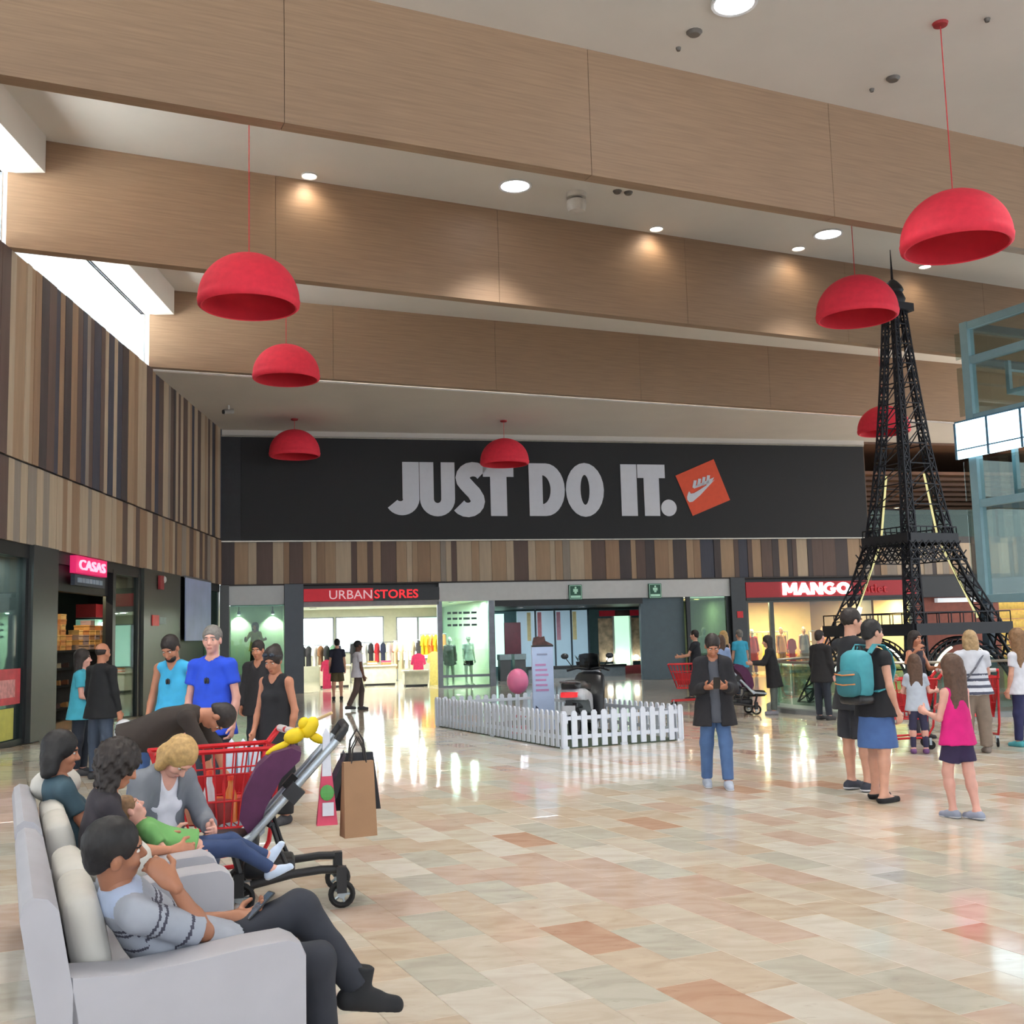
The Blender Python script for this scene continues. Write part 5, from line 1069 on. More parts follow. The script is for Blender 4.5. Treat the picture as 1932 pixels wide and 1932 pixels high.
HAIRS = {'black': (24, 22, 24), 'dark': (38, 30, 28), 'brown': (84, 60, 46), 'lightbrown': (128, 96, 66), 'blond': (186, 150, 98), 'grey': (120, 116, 112), 'grayblond': (170, 142, 104)}
def cloth(c): return M('fabric_%d_%d_%d' % tuple(c), c, .85, var=.10, scale=9, bump=.04)
ST_L, ST_R = ((-.05, .0, -1), (-.02, .04, -1)), ((.05, .0, -1), (.02, .04, -1))
def person(label, x, y, yaw, H=1.7, fr='W', z0=0.0, skin='fair', hair=('short', 'dark'), top=None, bottom=None, shoes=((60, 60, 64), 'shoe'), lean=0, side=0, bend=0, twist=0, head=(0, 0, 0),
           armL=((-.16, .02, -1), (-.06, .25, -1)), armR=((.16, .02, -1), (.06, .25, -1)), legL=ST_L, legR=ST_R, footL=(0, 1, 0), footR=(0, 1, 0), pelvis=None, wide=1.0, child=False, female=False,
           curl=35, ikL=None, ikR=None, palmL=None, palmR=None, handL=None, handR=None, h=.016, face=True, mannequin=False, group=None, name=None, seated=False, flat_head=False):
    t = thing(name or 'person', label, 'mannequin' if mannequin else 'person', fr, (x, y, z0), R(yaw), group=group)
    s = H/1.75; hs = s*(1.0 if not child else 1.18)
    A = lambda v: np.array(v, float)
    # skeleton
    hipw, shw = .080*s*wide, (.145 if female or child else .165)*s*wide
    hl, hr = A((-hipw, 0, 0)), A((hipw, 0, 0)); th, sh_ = .435*s, .42*s
    kl, kr = hl+th*unit(legL[0]), hr+th*unit(legR[0]); al, ar = kl+sh_*unit(legL[1]), kr+sh_*unit(legR[1])
    P = A(pelvis) if pelvis is not None else A((0, 0, .085*s-min(al[2], ar[2])))
    hl, hr, kl, kr, al, ar = [q+P for q in (hl, hr, kl, kr, al, ar)]
    u1 = A((math.sin(R(side)), math.sin(R(lean))*math.cos(R(side)), math.cos(R(lean))*math.cos(R(side)))); l2 = lean+bend
    u2 = A((math.sin(R(side)), math.sin(R(l2))*math.cos(R(side)), math.cos(R(l2))*math.cos(R(side))))
    Cc = P+.27*s*u1; N = Cc+.25*s*u2; rt = rotz(twist)@A((1, 0, 0)); rt = unit(rt-u2*(rt@u2)); fw = np.cross(u2, rt)
    sl, sr = N-.062*s*u2-shw*rt, N-.062*s*u2+shw*rt
    ua, fa = .295*s, .25*s
    el, er = sl+ua*unit(armL[0]), sr+ua*unit(armR[0]); wl, wr_ = el+fa*unit(armL[1]), er+fa*unit(armR[1])
    Mh = np.stack([rt, fw, u2], 1); hy, hp, hr_ = head
    Rh = (np.eye(3) if flat_head else Mh)@rotz(hy)@rotx(-hp)@roty(hr_)
    Hd = N+.045*s*u2+Rh@A((0, .02, .125))*hs
    hq = lambda v: Hd+Rh@(A(v)*hs)
    def ik(S0, T, pole):
        T = A(T); d = T-S0; L = min(np.linalg.norm(d), (ua+fa)*.985); d = unit(d); c = (ua*ua+L*L-fa*fa)/(2*ua*L); c = max(-1, min(1, c)); p = unit(A(pole)-d*(A(pole)@d))
        e = S0+ua*(c*d+math.sqrt(1-c*c)*p); return e, e+fa*unit(S0+d*L-e)
    if ikR: el_t = ikR[0](hq) if callable(ikR[0]) else ikR[0]; er, wr_ = ik(sr, el_t, ikR[1])
    if ikL: el_t = ikL[0](hq) if callable(ikL[0]) else ikL[0]; el, wl = ik(sl, el_t, ikL[1])
    # body
    B = SDF(); w = wide
    F1 = (fw, 1.35)
    B.cap(hl+A((0, 0, .02)), hr+A((0, 0, .02)), .088*s*w, k=.05, flat=((0, 1, 0) if not seated else (0, 0, 1), 1.0))
    B.cap(P+.02*u1, Cc, .128*s*w, .118*s*w, k=.06, flat=F1); B.cap(Cc, N-.10*s*u2, .132*s*w, .115*s*w, k=.06, flat=F1)
    B.cap(sl, N-.03*s*u2, .046*s*w, .05*s*w, k=.05); B.cap(sr, N-.03*s*u2, .046*s*w, .05*s*w, k=.05); B.cap(N-.06*s*u2, hq((0, -.02, -.05)), .056*s, .05*s, k=.03)
    for a, b, c in ((hl, kl, al), (hr, kr, ar)): B.cap(a, b, .088*s*w, .058*s, k=.04); B.cap(b, b+(c-b)*.35, .056*s, .055*s, k=.03); B.cap(b+(c-b)*.3, c, .055*s, .036*s, k=.03)
    for a, b, c in ((sl, el, wl), (sr, er, wr_)): B.cap(a, b, .045*s*w, .035*s, k=.03); B.cap(b, b+(c-b)*.3, .035*s, .036*s, k=.02); B.cap(b+(c-b)*.25, c, .036*s, .023*s, k=.02)
    feet = []
    for a, f, k_ in ((al, footL, kl), (ar, footR, kr)):
        f = unit(f); upv = unit(np.cross(np.cross(f, A((0, 0, 1))), f)) if abs(f[2]) < .95 else unit(k_-a)
        heel, toe = a-.045*s*f-.045*s*upv, a+.165*s*f-.062*s*upv; feet.append((a, f, upv, heel, toe)); B.cap(heel, toe, .036*s, .026*s, k=.03); B.cap(a, a+.07*s*f-.045*s*upv, .038*s, .03*s, k=.03)
    # head
    Hh = SDF(); K = hs
    E_ = lambda c, r, k=.02, op='u': Hh.ell(hq(c), A(r)*K, Rh, k*K, op)
    E_((0, -.012, .035), (.074, .094, .088)); E_((0, .028, -.04), (.056, .064, .078), .04); E_((0, .066, -.095), (.024, .022, .020), .03)
    E_((0, .080, .030), (.048, .020, .014), .02)
    for sx in (-1, 1): E_((sx*.031, .104, .006), (.017, .018, .013), .012, 's'); E_((sx*.038, .062, -.03), (.024, .026, .024), .02); E_((sx*.076, -.005, -.008), (.012, .022, .032), .008)
    Hh.cap(hq((0, .088, .012)), hq((0, .112, -.028)), .009*K, .013*K, k=.014*K); E_((0, .098, -.034), (.017, .012, .009), .01)
    E_((0, .088, -.064), (.024, .013, .007), .008); E_((0, .085, -.075), (.020, .013, .007), .008)
    Hh.cap(hq((0, -.02, -.04)), N-.02*s*u2, .052*s, .056*s, k=.03)
    parts = [(B, h), (Hh, h*.5)]
    # hands
    for sd, e_, w_, pal, hd in ((-1, el, wl, palmL, handL), (1, er, wr_, palmR, handR)):
        d = unit(hd) if hd is not None else unit(w_-e_); pn = A(pal) if pal is not None else A((-sd, .1, 0)); pn = unit(pn-d*(pn@d)); sdv = np.cross(pn, d)*1.0
        tdir = sdv if (sdv@A((0, 1, .3))) > 0 else -sdv
        g = SDF(); q = s*(1.08 if child else 1.0); g.cap(w_-.03*q*d, w_+.02*q*d, .025*s, .027*q, k=.02); g.cap(w_+.02*q*d, w_+.075*q*d, .040*q, .041*q, k=.02, flat=(pn, 2.3))
        for i, (off, ln) in enumerate(((.030, .074), (.010, .084), (-.010, .078), (-.029, .060))):
            b0 = w_+.082*q*d+tdir*off*q; c1, c2 = R(curl), R(curl*2.1); d1 = math.cos(c1)*d+math.sin(c1)*pn; d2 = math.cos(c2)*d+math.sin(c2)*pn
            m = b0+ln*.52*q*d1; g.cap(b0-.01*d, m, .0095*q, .0088*q, k=.006); g.cap(m, m+ln*.5*q*d2, .0088*q, .0072*q, k=.006)
        tb = w_+.028*q*d+tdir*.030*q; t1 = tb+.042*q*unit(.55*d+.75*tdir+.35*pn); t2 = t1+.034*q*unit(.9*d+.2*tdir+.45*pn); g.cap(tb, t1, .0135*q, .011*q, k=.01); g.cap(t1, t2, .011*q, .009*q, k=.006)
        parts.append((g, max(.0055, h*.42)))
    sk = M('skin_'+skin, SKINS[skin], .5, var=.06, scale=14); lips = M('lips_'+skin, tuple(int(c*f) for c, f in zip(SKINS[skin], (.90, .76, .76))), .45); brow = M('brow_'+hair[1], HAIRS.get(hair[1], (60, 50, 44)), .8)
    def matfn(c):
        q = (c-Hd)@Rh/K; m = np.zeros(len(c), int)
        if not mannequin:
            m[(abs(q[:, 0]) < .020) & (q[:, 1] > .084) & (q[:, 2] > -.080) & (q[:, 2] < -.060)] = 1
            m[(abs(q[:, 0]) > .014) & (abs(q[:, 0]) < .050) & (q[:, 1] > .066) & (q[:, 2] > .024) & (q[:, 2] < .034)] = 2
        return m
    body = sdf_obj('body', parts, [sk, lips, brow], t, matfn)
    if face and not mannequin:
        for sx in (-1, 1):
            e = MB(); e.ell(hq((sx*.031, .0785, .006)), (.012*K, .011*K, .0085*K), 10); o = e.build('eye', M('eye_white', (224, 220, 214), .2), parent=t, smooth=60)
            e = MB(); e.ell(hq((sx*.031, .0855, .0055)), (.0062*K, .0052*K, .0062*K), 8); e.build('iris', M('eye_dark', (44, 32, 26), .2), parent=o)
    # hair
    hst, hc = hair; hmm = M('hair_'+hc, HAIRS.get(hc, (60, 50, 44)), .6, var=.25, scale=40)
    if hst not in ('bald', 'none'):
        Hs = SDF(); X = lambda c, r, k=.02, op='u': Hs.ell(hq(c), A(r)*K, Rh, k*K, op)
        g = .012 if hst in ('short', 'cropped') else .02
        X((0, -.016, .042), (.076+g, .094+g, .088+g))
        dn = -u2*.0+A((0, 0, -1))
        if hst == 'short': X((0, -.07, -.03), (.066, .04, .05), .03)
        if hst in ('long', 'bob', 'curly', 'ponytail', 'verylong'):
            X((0, -.055, -.02), (.082, .055, .085), .03)
            ln = {'long': .20, 'bob': .07, 'curly': .16, 'ponytail': .0, 'verylong': .32}[hst]*K
            if ln:
                for ox_ in (-.055, 0, .055): Hs.cap(hq((ox_, -.06, -.04)), hq((ox_*1.1, -.075, -.06))+dn*ln, .05*K, .036*K, k=.04*K)
                for sx in (-1, 1): Hs.cap(hq((sx*.08, -.01, .02)), hq((sx*.09, -.03, -.07))+dn*ln*.55, .03*K, .028*K, k=.03*K)
            else: Hs.cap(hq((0, -.10, .02)), hq((0, -.16, -.03)), .03*K, .035*K, k=.02); Hs.cap(hq((0, -.16, -.03)), hq((0, -.17, -.20)), .035*K, .015*K, k=.02)
        if hst == 'updo': X((0, -.10, .09), (.05, .05, .05), .03)
        if hst == 'curly': X((0, -.03, .03), (.122, .128, .122), .03)
        X((0, .118, -.035), (.066, .078, .098), .015, 's')
        if hst in ('short', 'cropped', 'updo'): Hs.ell(hq((0, .02, -.115)), A((.2, .13, .075))*K, Rh, .01, 's')
        if hst in ('short', 'cropped'):
            for sx in (-1, 1): X((sx*.085, .005, -.012), (.022, .030, .040), .01, 's')
        Hs.noise(.012*K if hst == 'curly' else .0022*K, (70 if hst == 'curly' else 110)/K)
        sdf_obj('hair', [(Hs, h*.55)], hmm, t)
    elif hst == 'bald':
        Hs = SDF(); Hs.ell(hq((0, -.014, .02)), A((.0775, .0965, .075))*K, Rh, .01); Hs.ell(hq((0, .07, .03)), A((.12, .10, .12))*K, Rh, .01, 's'); Hs.ell(hq((0, 0, .10)), A((.10, .12, .075))*K, Rh, .01, 's'); sdf_obj('hair', [(Hs, h*.5)], hmm, t)
    # garments
    def torso(S, g, hem, k=.05, down=True, flare=0.0):
        S.cap(P+.02*u1, Cc, .132*s*w+g, .122*s*w+g, k=k, flat=(fw, 1.28)); S.cap(Cc, N-.10*s*u2, .136*s*w+g, .118*s*w+g, k=k, flat=(fw, 1.3)); S.cap(sl, N-.035*s*u2, .047*s*w+g*.7, .052*s*w+g*.6, k=.04); S.cap(sr, N-.035*s*u2, .047*s*w+g*.7, .052*s*w+g*.6, k=.04)
        if female and (top or {}).get('bust', True):
            for sx in (-1, 1): S.ell(Cc+.05*s*u2+rt*sx*.062*s+fw*.085*s, A((.054, .046, .050))*s, None, .05)
        if down:
            dv = -u1 if not seated else -u1*.2
            S.cap(P+.13*s*u1, P+dv*max(hem, .01), .155*s*w+g, .216*s*w+g+flare, k=k, flat=(fw if not seated else (0, 0, 1), 1.3), cutb=True)
    if top:
        S = SDF(); ty_ = top.get('type', 'tee'); g = top.get('g', .014 if ty_ != 'jacket' else .026)*s; hem = top.get('hem', .10)*s
        torso(S, g, hem)
        fs = {'tee': .58, 'sleeveless': 0, 'long': 2, 'jacket': 2, 'three': 1.5, 'dress': 0, 'cap': .3}[ty_]
        fs = top.get('sleeve', fs)
        for a, b, c in ((sl, el, wl), (sr, er, wr_)):
            if fs <= 0: continue
            if fs <= 1: S.cap(a, a+(b-a)*fs, .048*s*w+g*.7, .048*s*w+g*.9, k=.03, cutb=True)
            else: S.cap(a, b, .047*s*w+g*.7, .040*s+g*.7, k=.03); S.cap(b, b+(c-b)*(fs-1)*.96, .040*s+g*.7, .032*s+g*.6, k=.03, cutb=True)
        if ty_ == 'dress':
            S.cap(P, P-u1*top.get('len', .42)*s, .15*s*w+g, .19*s*w, k=.05, flat=(fw, 1.15), cutb=True)
        if fs <= 0:
            for e_, sg in ((sl, -1), (sr, 1)): S.ell(e_+rt*sg*.055*s, A((.062, .12, .12))*s, np.stack([rt, fw, u2], 1), .01, 's')
        nk = top.get('neck', 'round')
        S.cap(N-.035*s*u2+fw*.02*s, N+.2*s*u2+fw*.03*s, (.060 if nk != 'collar' else .052)*s, .07*s, k=.01, op='s')
        if nk == 'v': S.cap(N+.0*u2+fw*.09*s, N-.17*s*u2+fw*.155*s, .055*s, .008*s, k=.01, op='s')
        if ty_ == 'jacket' or top.get('open'):
            wv = top.get('open', .035)*s
            S.slab(P, rt, fw, wv)
        S.noise(.0035*s, 26/s, hash(label) % 7)
        cm = top.get('mats') or [cloth(top['col'])]
        bands = top.get('bands')
        def bf(c):
            m = np.zeros(len(c), int)
            if bands:
                for (p0, n0, offs, wd) in bands(dict(P=P, C=Cc, N=N, sl=sl, sr=sr, el=el, er=er, u=u2, fw=fw, rt=rt, s=s)):
                    d = (c-p0)@unit(n0)
                    for (lo_, hi_), msk in offs: m[(d > lo_) & (d < hi_) & msk(c)] = wd
            return m
        sdf_obj(top.get('name', {'tee': 'shirt', 'sleeveless': 'vest_top', 'long': 'sweater', 'jacket': 'jacket', 'three': 'top', 'dress': 'dress', 'cap': 'shirt'}[ty_]), [(S, top.get('h', h*.85))], cm, t, bf if bands else None)
    if bottom:
        S = SDF(); ty_ = bottom.get('type', 'trousers'); g = bottom.get('g', .012)*s
        S.cap(hl-A((0, 0, .01)), hr-A((0, 0, .01)), .086*s*w+g, k=.05, flat=((0, 1, 0) if not seated else (0, 0, 1), .95)); S.cap(P, P+.07*s*u1, .128*s*w+g, .116*s*w+g, k=.04, flat=(fw, 1.32), cutb=True)
        if ty_ in ('trousers', 'shorts', 'leggings', 'capri'):
            ex = {'trousers': .97, 'leggings': .95, 'shorts': None, 'capri': .55}[ty_]; lg = {'trousers': .018, 'leggings': .004, 'shorts': .03, 'capri': .012}[ty_]*s+bottom.get('loose', 0)
            inw = (hr-hl)*.09
            for a, b, c in ((hl+inw, kl, al), (hr-inw, kr, ar)):
                if ty_ == 'shorts': e_ = bottom.get('len', .85); S.cap(a, a+(b-a)*e_, .086*s*w+g, .076*s+lg, k=.035, cutb=True)
                else: S.cap(a, b, .086*s*w+g, .058*s+lg, k=.035); S.cap(b, b+(c-b)*ex, .058*s+lg, .044*s+lg, k=.03, cutb=True)
        if ty_ == 'skirt':
            e_ = P-A((0, 0, bottom.get('len', .45)))*s; S.cap(P, e_, .15*s*w+g, .20*s*w, k=.04, flat=((0, 1, 0), 1.1), cutb=True)
        S.noise(.003*s, 24/s, 2)
        sdf_obj({'trousers': 'trousers', 'leggings': 'leggings', 'shorts': 'shorts', 'skirt': 'skirt', 'capri': 'trousers'}[ty_], [(S, bottom.get('h', h*.9))], cloth(bottom['col']), t)
    if shoes:
        for a, f, upv, heel, toe in feet:
            S = SDF(); hh_ = .006*s; S.cap(heel, toe, .043*s+hh_, .034*s+hh_, k=.03)
            S.cap(a-.02*upv*s, a+.07*s*f-.045*s*upv, .040*s+hh_, .036*s+hh_, k=.03)
            if shoes[1] == 'flat': S.cut(a-.035*s*upv, upv)
            elif shoes[1] == 'boot': S.cap(a-.02*upv*s, a+.09*s*upv, .046*s, .05*s, k=.02, cutb=True)
            else: S.cut(a+.012*s*upv, upv)
            S.cut(a-.085*s*upv, -upv)
            o = sdf_obj('shoe', [(S, min(h*.6, .009))], cloth(shoes[0]), t)
            if shoes[1] == 'trainer':
                S2 = SDF(); S2.cap(heel-.020*s*upv, toe-.018*s*upv, .052*s, .044*s, k=.02, flat=(upv, 3.0)); S2.cut(a-.0855*s*upv, -upv); sdf_obj('sole', [(S2, .008)], cloth((206, 206, 210)), o)
    t['J'] = 0; del t['J']
    return t, dict(P=P, N=N, C=Cc, Hd=Hd, Rh=Rh, sl=sl, sr=sr, el=el, er=er, wl=wl, wr=wr_, kl=kl, kr=kr, al=al, ar=ar, u=u2, fw=fw, rt=rt, s=s, hs=hs)
# ---------------------------------------------------------------- seated figures on the sofas
def polo_bands(J):
    s = J['s']; ax = unit(J['er']-J['sr']); axl = unit(J['el']-J['sl'])
    def near(a, b, r):
        def f(c):
            d = unit(b-a); q = c-a; t = q@d; return (np.linalg.norm(q-np.outer(t, d), axis=1) < r) & (t > .02)
        return f
    tor = lambda c: (abs((c-J['C'])@J['rt']) < .15*s)
    R1 = near(J['sr'], J['er'], .085); R2 = near(J['sl'], J['el'], .085)
    return [(J['sr'], ax, [((.055, .066), R1), ((.082, .093), R1), ((.19, .202), R1)], 1), (J['sl'], axl, [((.055, .066), R2), ((.082, .093), R2)], 1),
            (J['N'], J['u'], [((-.135, -.122), tor), ((-.112, -.099), tor), ((-.20, -.19), tor)], 1), (J['N'], J['u'], [((-.035, .2), lambda c: (abs((c-J['N'])@J['rt']) < .11))], 2)]
man, J = person('man in striped grey polo resting his head on one hand, phone in the other', -.30, .42, -90, 1.66, fr='SF', skin='olive', hair=('short', 'black'), seated=True, pelvis=(0, 0, .43), lean=-49, bend=9, side=14,
    head=(-4, 38, 8), ikR=((.22, -.15, .79), (0, 0, -1)), handR=(-.22, -.55, .62), palmR=(-.9, -.2, -.2), armL=((-.12, .70, -.60), (.06, .90, .0)), palmL=(.3, -.2, .9), curl=40,
    legL=((.03, .42, .16), (.10, .25, -.36)), legR=((.05, .42, -.02), (.02, .06, -1)), footL=(.02, 1, -.18), footR=(.05, 1, 0),
    top=dict(type='tee', sleeve=.9, mats=[cloth((158, 163, 174)), cloth((66, 66, 80)), cloth((176, 190, 216))], bands=polo_bands, hem=.06, neck='collar', h=.0075, g=.018), bottom=dict(type='trousers', col=(44, 47, 56)), shoes=((30, 31, 35), 'boot'), h=.0105)
def held_phone(label, t, p, d, n):
    d = unit(d); n = unit(np.array(n)-d*np.dot(n, d)); sd = np.cross(d, n); Rm_ = np.stack([sd, d, n], 1); wpt = t.matrix_world if False else None
    a = t.rotation_euler[2]; c, s_ = math.cos(a), math.sin(a); Rz = np.array([[c, -s_, 0], [s_, c, 0], [0, 0, 1]]); pos = Rz@np.array(p)+np.array(t.location); Q = Rz@Rm_
    e = bpy.data.objects.new('phone', None); COL.objects.link(e); tag(e, label, 'phone'); e.matrix_world = Matrix(((Q[0][0], Q[0][1], Q[0][2], pos[0]), (Q[1][0], Q[1][1], Q[1][2], pos[1]), (Q[2][0], Q[2][1], Q[2][2], pos[2]), (0, 0, 0, 1)))
    rbox((-.036, -.07, -.004), (.036, .07, .004), .003, 5).build('case', blk, parent=e); bx((-.033, -.064, .0035), (.033, .064, .0048)).build('screen', M('phone_screen', (70, 84, 100), .1, emit=.25), parent=e)
held_phone('dark phone held by the man on the nearest sofa', man, J['wl']+np.array((.02, .10, .035)), (-.1, .6, .5), (0, -.6, .6))
wom, J = person('blonde woman in grey cardigan and white v-neck bending over a child', -.22, 2.84, 205, 1.60, fr='SF', female=True, skin='pink', hair=('bob', 'blond'), seated=True, pelvis=(0, 0, .47), lean=14, bend=10, head=(4, 34, -4), wide=1.08,
    armL=((-.30, .20, -.8), (.35, .85, -.1)), armR=((.28, .20, -.8), (-.55, .75, -.1)), legL=((-.1, .95, -.05), (0, .05, -1)), legR=((.1, .95, -.05), (0, .05, -1)),
    top=dict(type='tee', sleeve=0, col=(226, 226, 238), neck='v', hem=.06, g=.012), bottom=dict(type='trousers', col=(70, 84, 110)), shoes=((70, 60, 56), 'shoe'), h=.012)
def extra_layer(t, J, name, col, open_w=.05, h=.011, g=.026, sleeves=1.75, hem=.10, w=1.0):
    s = J['s']; S = SDF(); P, Cc, N, u2, fw, rt = (J[k] for k in ('P', 'C', 'N', 'u', 'fw', 'rt')); u1 = unit(Cc-P); g *= s
    S.cap(P+.02*u1, Cc, .136*s*w+g, .126*s*w+g, k=.05, flat=(fw, 1.25)); S.cap(Cc, N-.10*s*u2, .140*s*w+g, .120*s*w+g, k=.05, flat=(fw, 1.25)); S.cap(P+.13*s*u1, P-u1*hem*s, .162*s*w+g, .222*s*w+g, k=.05, flat=(fw, 1.25), cutb=True)
    for a, b, c in ((J['sl'], J['el'], J['wl']), (J['sr'], J['er'], J['wr'])):
        S.cap(a, N-.035*s*u2, .050*s*w+g*.7, .054*s*w+g*.6, k=.04); S.cap(a, b, .050*s*w+g*.7, .042*s+g*.7, k=.03); S.cap(b, b+(c-b)*(sleeves-1), .042*s+g*.7, .036*s+g*.7, k=.03, cutb=True)
    S.cap(N-.04*s*u2+fw*.02*s, N+.2*s*u2+fw*.03*s, .066*s, .08*s, k=.01, op='s'); S.slab(P, rt, fw, open_w*s); S.noise(.004*s, 24/s, 3); return sdf_obj(name, [(S, h)], cloth(col), t)
extra_layer(wom, J, 'cardigan', (122, 126, 136), .062, w=1.08)
person('small child in green top and jeans lying across the blonde woman', -.08, 2.30, -90, .98, fr='SF', child=True, skin='pink', hair=('short', 'lightbrown'), seated=True, pelvis=(0, 0, .53), lean=-66, bend=16, head=(0, 10, 0),
    armL=((-.35, .3, -.6), (.2, .7, -.1)), armR=((.35, .4, -.5), (-.1, .8, -.1)), legL=((-.12, .90, .05), (0, .85, -.45)), legR=((.12, .90, .0), (.05, .8, -.55)), footL=(0, .55, .8), footR=(.1, .9, .35),
    top=dict(type='tee', col=(108, 164, 96), hem=.08, g=.022), bottom=dict(type='trousers', col=(48, 66, 104)), shoes=((198, 212, 234), 'trainer'), h=.011, wide=1.15)
cw, J = person('woman with dark curly hair seated on the farther sofa, looking down', -.48, 2.10, -85, 1.55, fr='SF', female=True, skin='tan', hair=('curly', 'dark'), seated=True, pelvis=(0, 0, .45), lean=-16, bend=20, head=(0, 24, 0), armL=((-.1, .4, -.8), (.1, .9, -.1)), armR=((.1, .4, -.8), (-.1, .9, -.1)),
    legL=((-.08, 1, -.02), (0, .1, -1)), legR=((.08, 1, -.02), (0, .1, -1)), top=dict(type='tee', col=(52, 48, 54)), bottom=dict(type='trousers', col=(50, 56, 70)), shoes=((50, 44, 42), 'shoe'), h=.013)
person('woman with straight dark hair seated at the far end of the sofa', -.58, 3.02, -75, 1.58, fr='SF', female=True, skin='tan', hair=('bob', 'black'), seated=True, pelvis=(0, 0, .45), lean=-24, bend=10, head=(-20, 22, 0), armL=((-.1, .4, -.8), (.1, .9, -.1)), armR=((.1, .4, -.8), (-.1, .9, -.1)),
    legL=((-.08, 1, -.02), (0, .1, -1)), legR=((.08, 1, -.02), (0, .1, -1)), top=dict(type='tee', col=(60, 84, 96)), bottom=dict(type='trousers', col=(40, 42, 50)), shoes=((40, 40, 44), 'shoe'), h=.013)
# ---------------------------------------------------------------- the group at the left
WL = dict(legL=((-.06, .10, -1), (-.02, -.05, -1)), legR=((.06, -.04, -1), (.02, -.08, -1)))
person('woman in turquoise t-shirt and dark jeans standing by the shoe shop', -5.67, 14.5, -75, 1.60, female=True, skin='pink', hair=('long', 'dark'), wide=1.12, armR=((.10, .10, -.9), (-.1, .85, -.15)), armL=((-.1, .1, -.9), (.1, .85, -.1)), top=dict(type='tee', col=(70, 172, 196), hem=.16), bottom=dict(type='trousers', col=(36, 42, 54)), h=.015, **WL)
person('balding man in black top seen from behind beside the turquoise woman', -5.22, 14.0, -25, 1.68, skin='tan', hair=('bald', 'dark'), wide=1.1, armR=((.14, .06, -.9), (.06, .2, -.9)), top=dict(type='long', col=(26, 27, 31), hem=.16), bottom=dict(type='trousers', col=(62, 74, 92)), h=.015)
pc, J = person('bearded man in light blue sleeveless shirt looking down', -3.50, 11.4, 168, 1.76, skin='tan', hair=('short', 'dark'), wide=1.05, head=(0, 34, 0), armR=((.22, .05, -1), (.05, .3, -.9)), top=dict(type='sleeveless', col=(64, 172, 220), hem=.14, neck='v', h=.012), bottom=dict(type='trousers', col=(60, 64, 76)), h=.014)
q = lambda v: J['Hd']+J['Rh']@(np.array(v)*J['hs'])
Sb = SDF(); Sb.ell(q((0, .05, -.085)), np.array((.056, .05, .045))*J['hs'], J['Rh'], .02); Sb.ell(q((0, .10, -.058)), np.array((.03, .03, .016))*J['hs'], J['Rh'], .01, 's'); sdf_obj('beard', [(Sb, .007)], MATS['hair_dark'], pc)
def chest_glasses(t, J, label):
    p = J['C']+J['u']*.10*J['s']+J['fw']*.135*J['s']; mb = MB()
    for sx in (-1, 1): mb.ell(p+J['rt']*sx*.014-J['u']*.045, (.012, .008, .03), 8)
    mb.tube(p-J['u']*.01, p-J['u']*.07, .004, n=5); return mb.build('sunglasses', blk, parent=t)
chest_glasses(pc, J, '')
bm_, J = person('tall man in royal blue t-shirt standing behind the cart', -2.85, 10.45, 172, 1.80, skin='pink', hair=('cropped', 'grey'), head=(8, 2, 0), armL=((-.22, .02, -1), (.06, .18, -1)), armR=((.20, .0, -1), (-.05, .3, -.9)), top=dict(type='tee', col=(36, 76, 206), hem=.16, g=.022, h=.012), bottom=dict(type='trousers', col=(52, 58, 70)), h=.013)
chest_glasses(bm_, J, '')
bn, J = person('person in dark brown sweater and jeans bending over the red cart', -2.98, 8.75, -84, 1.70, skin='tan', hair=('short', 'dark'), lean=62, bend=14, head=(0, 22, 0), armR=((.1, .45, -.85), (-.05, .30, -.95)), armL=((-.1, .55, -.8), (.05, .3, -.95)), legL=((-.06, -.02, -1), (-.02, -.06, -1)), legR=((.06, .16, -1), (.02, -.05, -1)), top=dict(type='long', col=(50, 42, 38), sleeve=1.35, hem=.08, g=.022, h=.012), bottom=dict(type='trousers', col=(62, 92, 142), loose=.006), h=.013)
cb = rbox((-.10, -.06, -.24), (.10, .06, .20), .06, puff=.15).build('carrier_bag', M('carrier_white', (222, 224, 228), .6, var=.1), fr='W', p=(-4.93, 14.0, .50), rot=R(20), smooth=60, label='white carrier bag in the hand of the balding man in black', cat='bag')
bw, J = person('woman in black sleeveless top with sunglasses on her head', -2.22, 10.3, 158, 1.60, female=True, skin='tan', hair=('updo', 'dark'), head=(8, 24, 0), armL=((-.24, -.02, -1), (.1, .15, -1)), armR=((.16, .1, -1), (-.1, .5, -.8)), top=dict(type='sleeveless', col=(30, 31, 36), hem=.20, neck='v', h=.012), bottom=dict(type='trousers', col=(28, 29, 33), loose=.02), h=.013)
q = lambda v: J['Hd']+J['Rh']@(np.array(v)*J['hs']); mb = MB()
for sx in (-1, 1): mb.ell(q((sx*.035, .075, .095)), (.03, .02, .02), 10); mb.tube(q((sx*.07, .07, .085)), q((sx*.098, -.02, .04)), .004, n=5)
mb.build('sunglasses', M('glasses_dark', (40, 50, 64), .15), parent=bw, smooth=50)
st_ = thing('wooden_stick', 'pale wooden stick held out by the woman in the black top', 'stick', 'W', (0, 0, 0)); MB().tube((-2.06, 10.2, .83), (-1.66, 10.0, 1.0), .014, n=8).build('shaft', M('stick_wood', (222, 190, 140), .6), parent=st_)
person('person in dark jacket and scarf walking in front of the green display window', -3.35, 14.5, 170, 1.66, skin='tan', hair=('short', 'dark'), head=(0, 10, 0), top=dict(type='long', col=(38, 36, 40), hem=.2, g=.028, neck='v'), bottom=dict(type='trousers', col=(40, 46, 56)), h=.017, **WL)
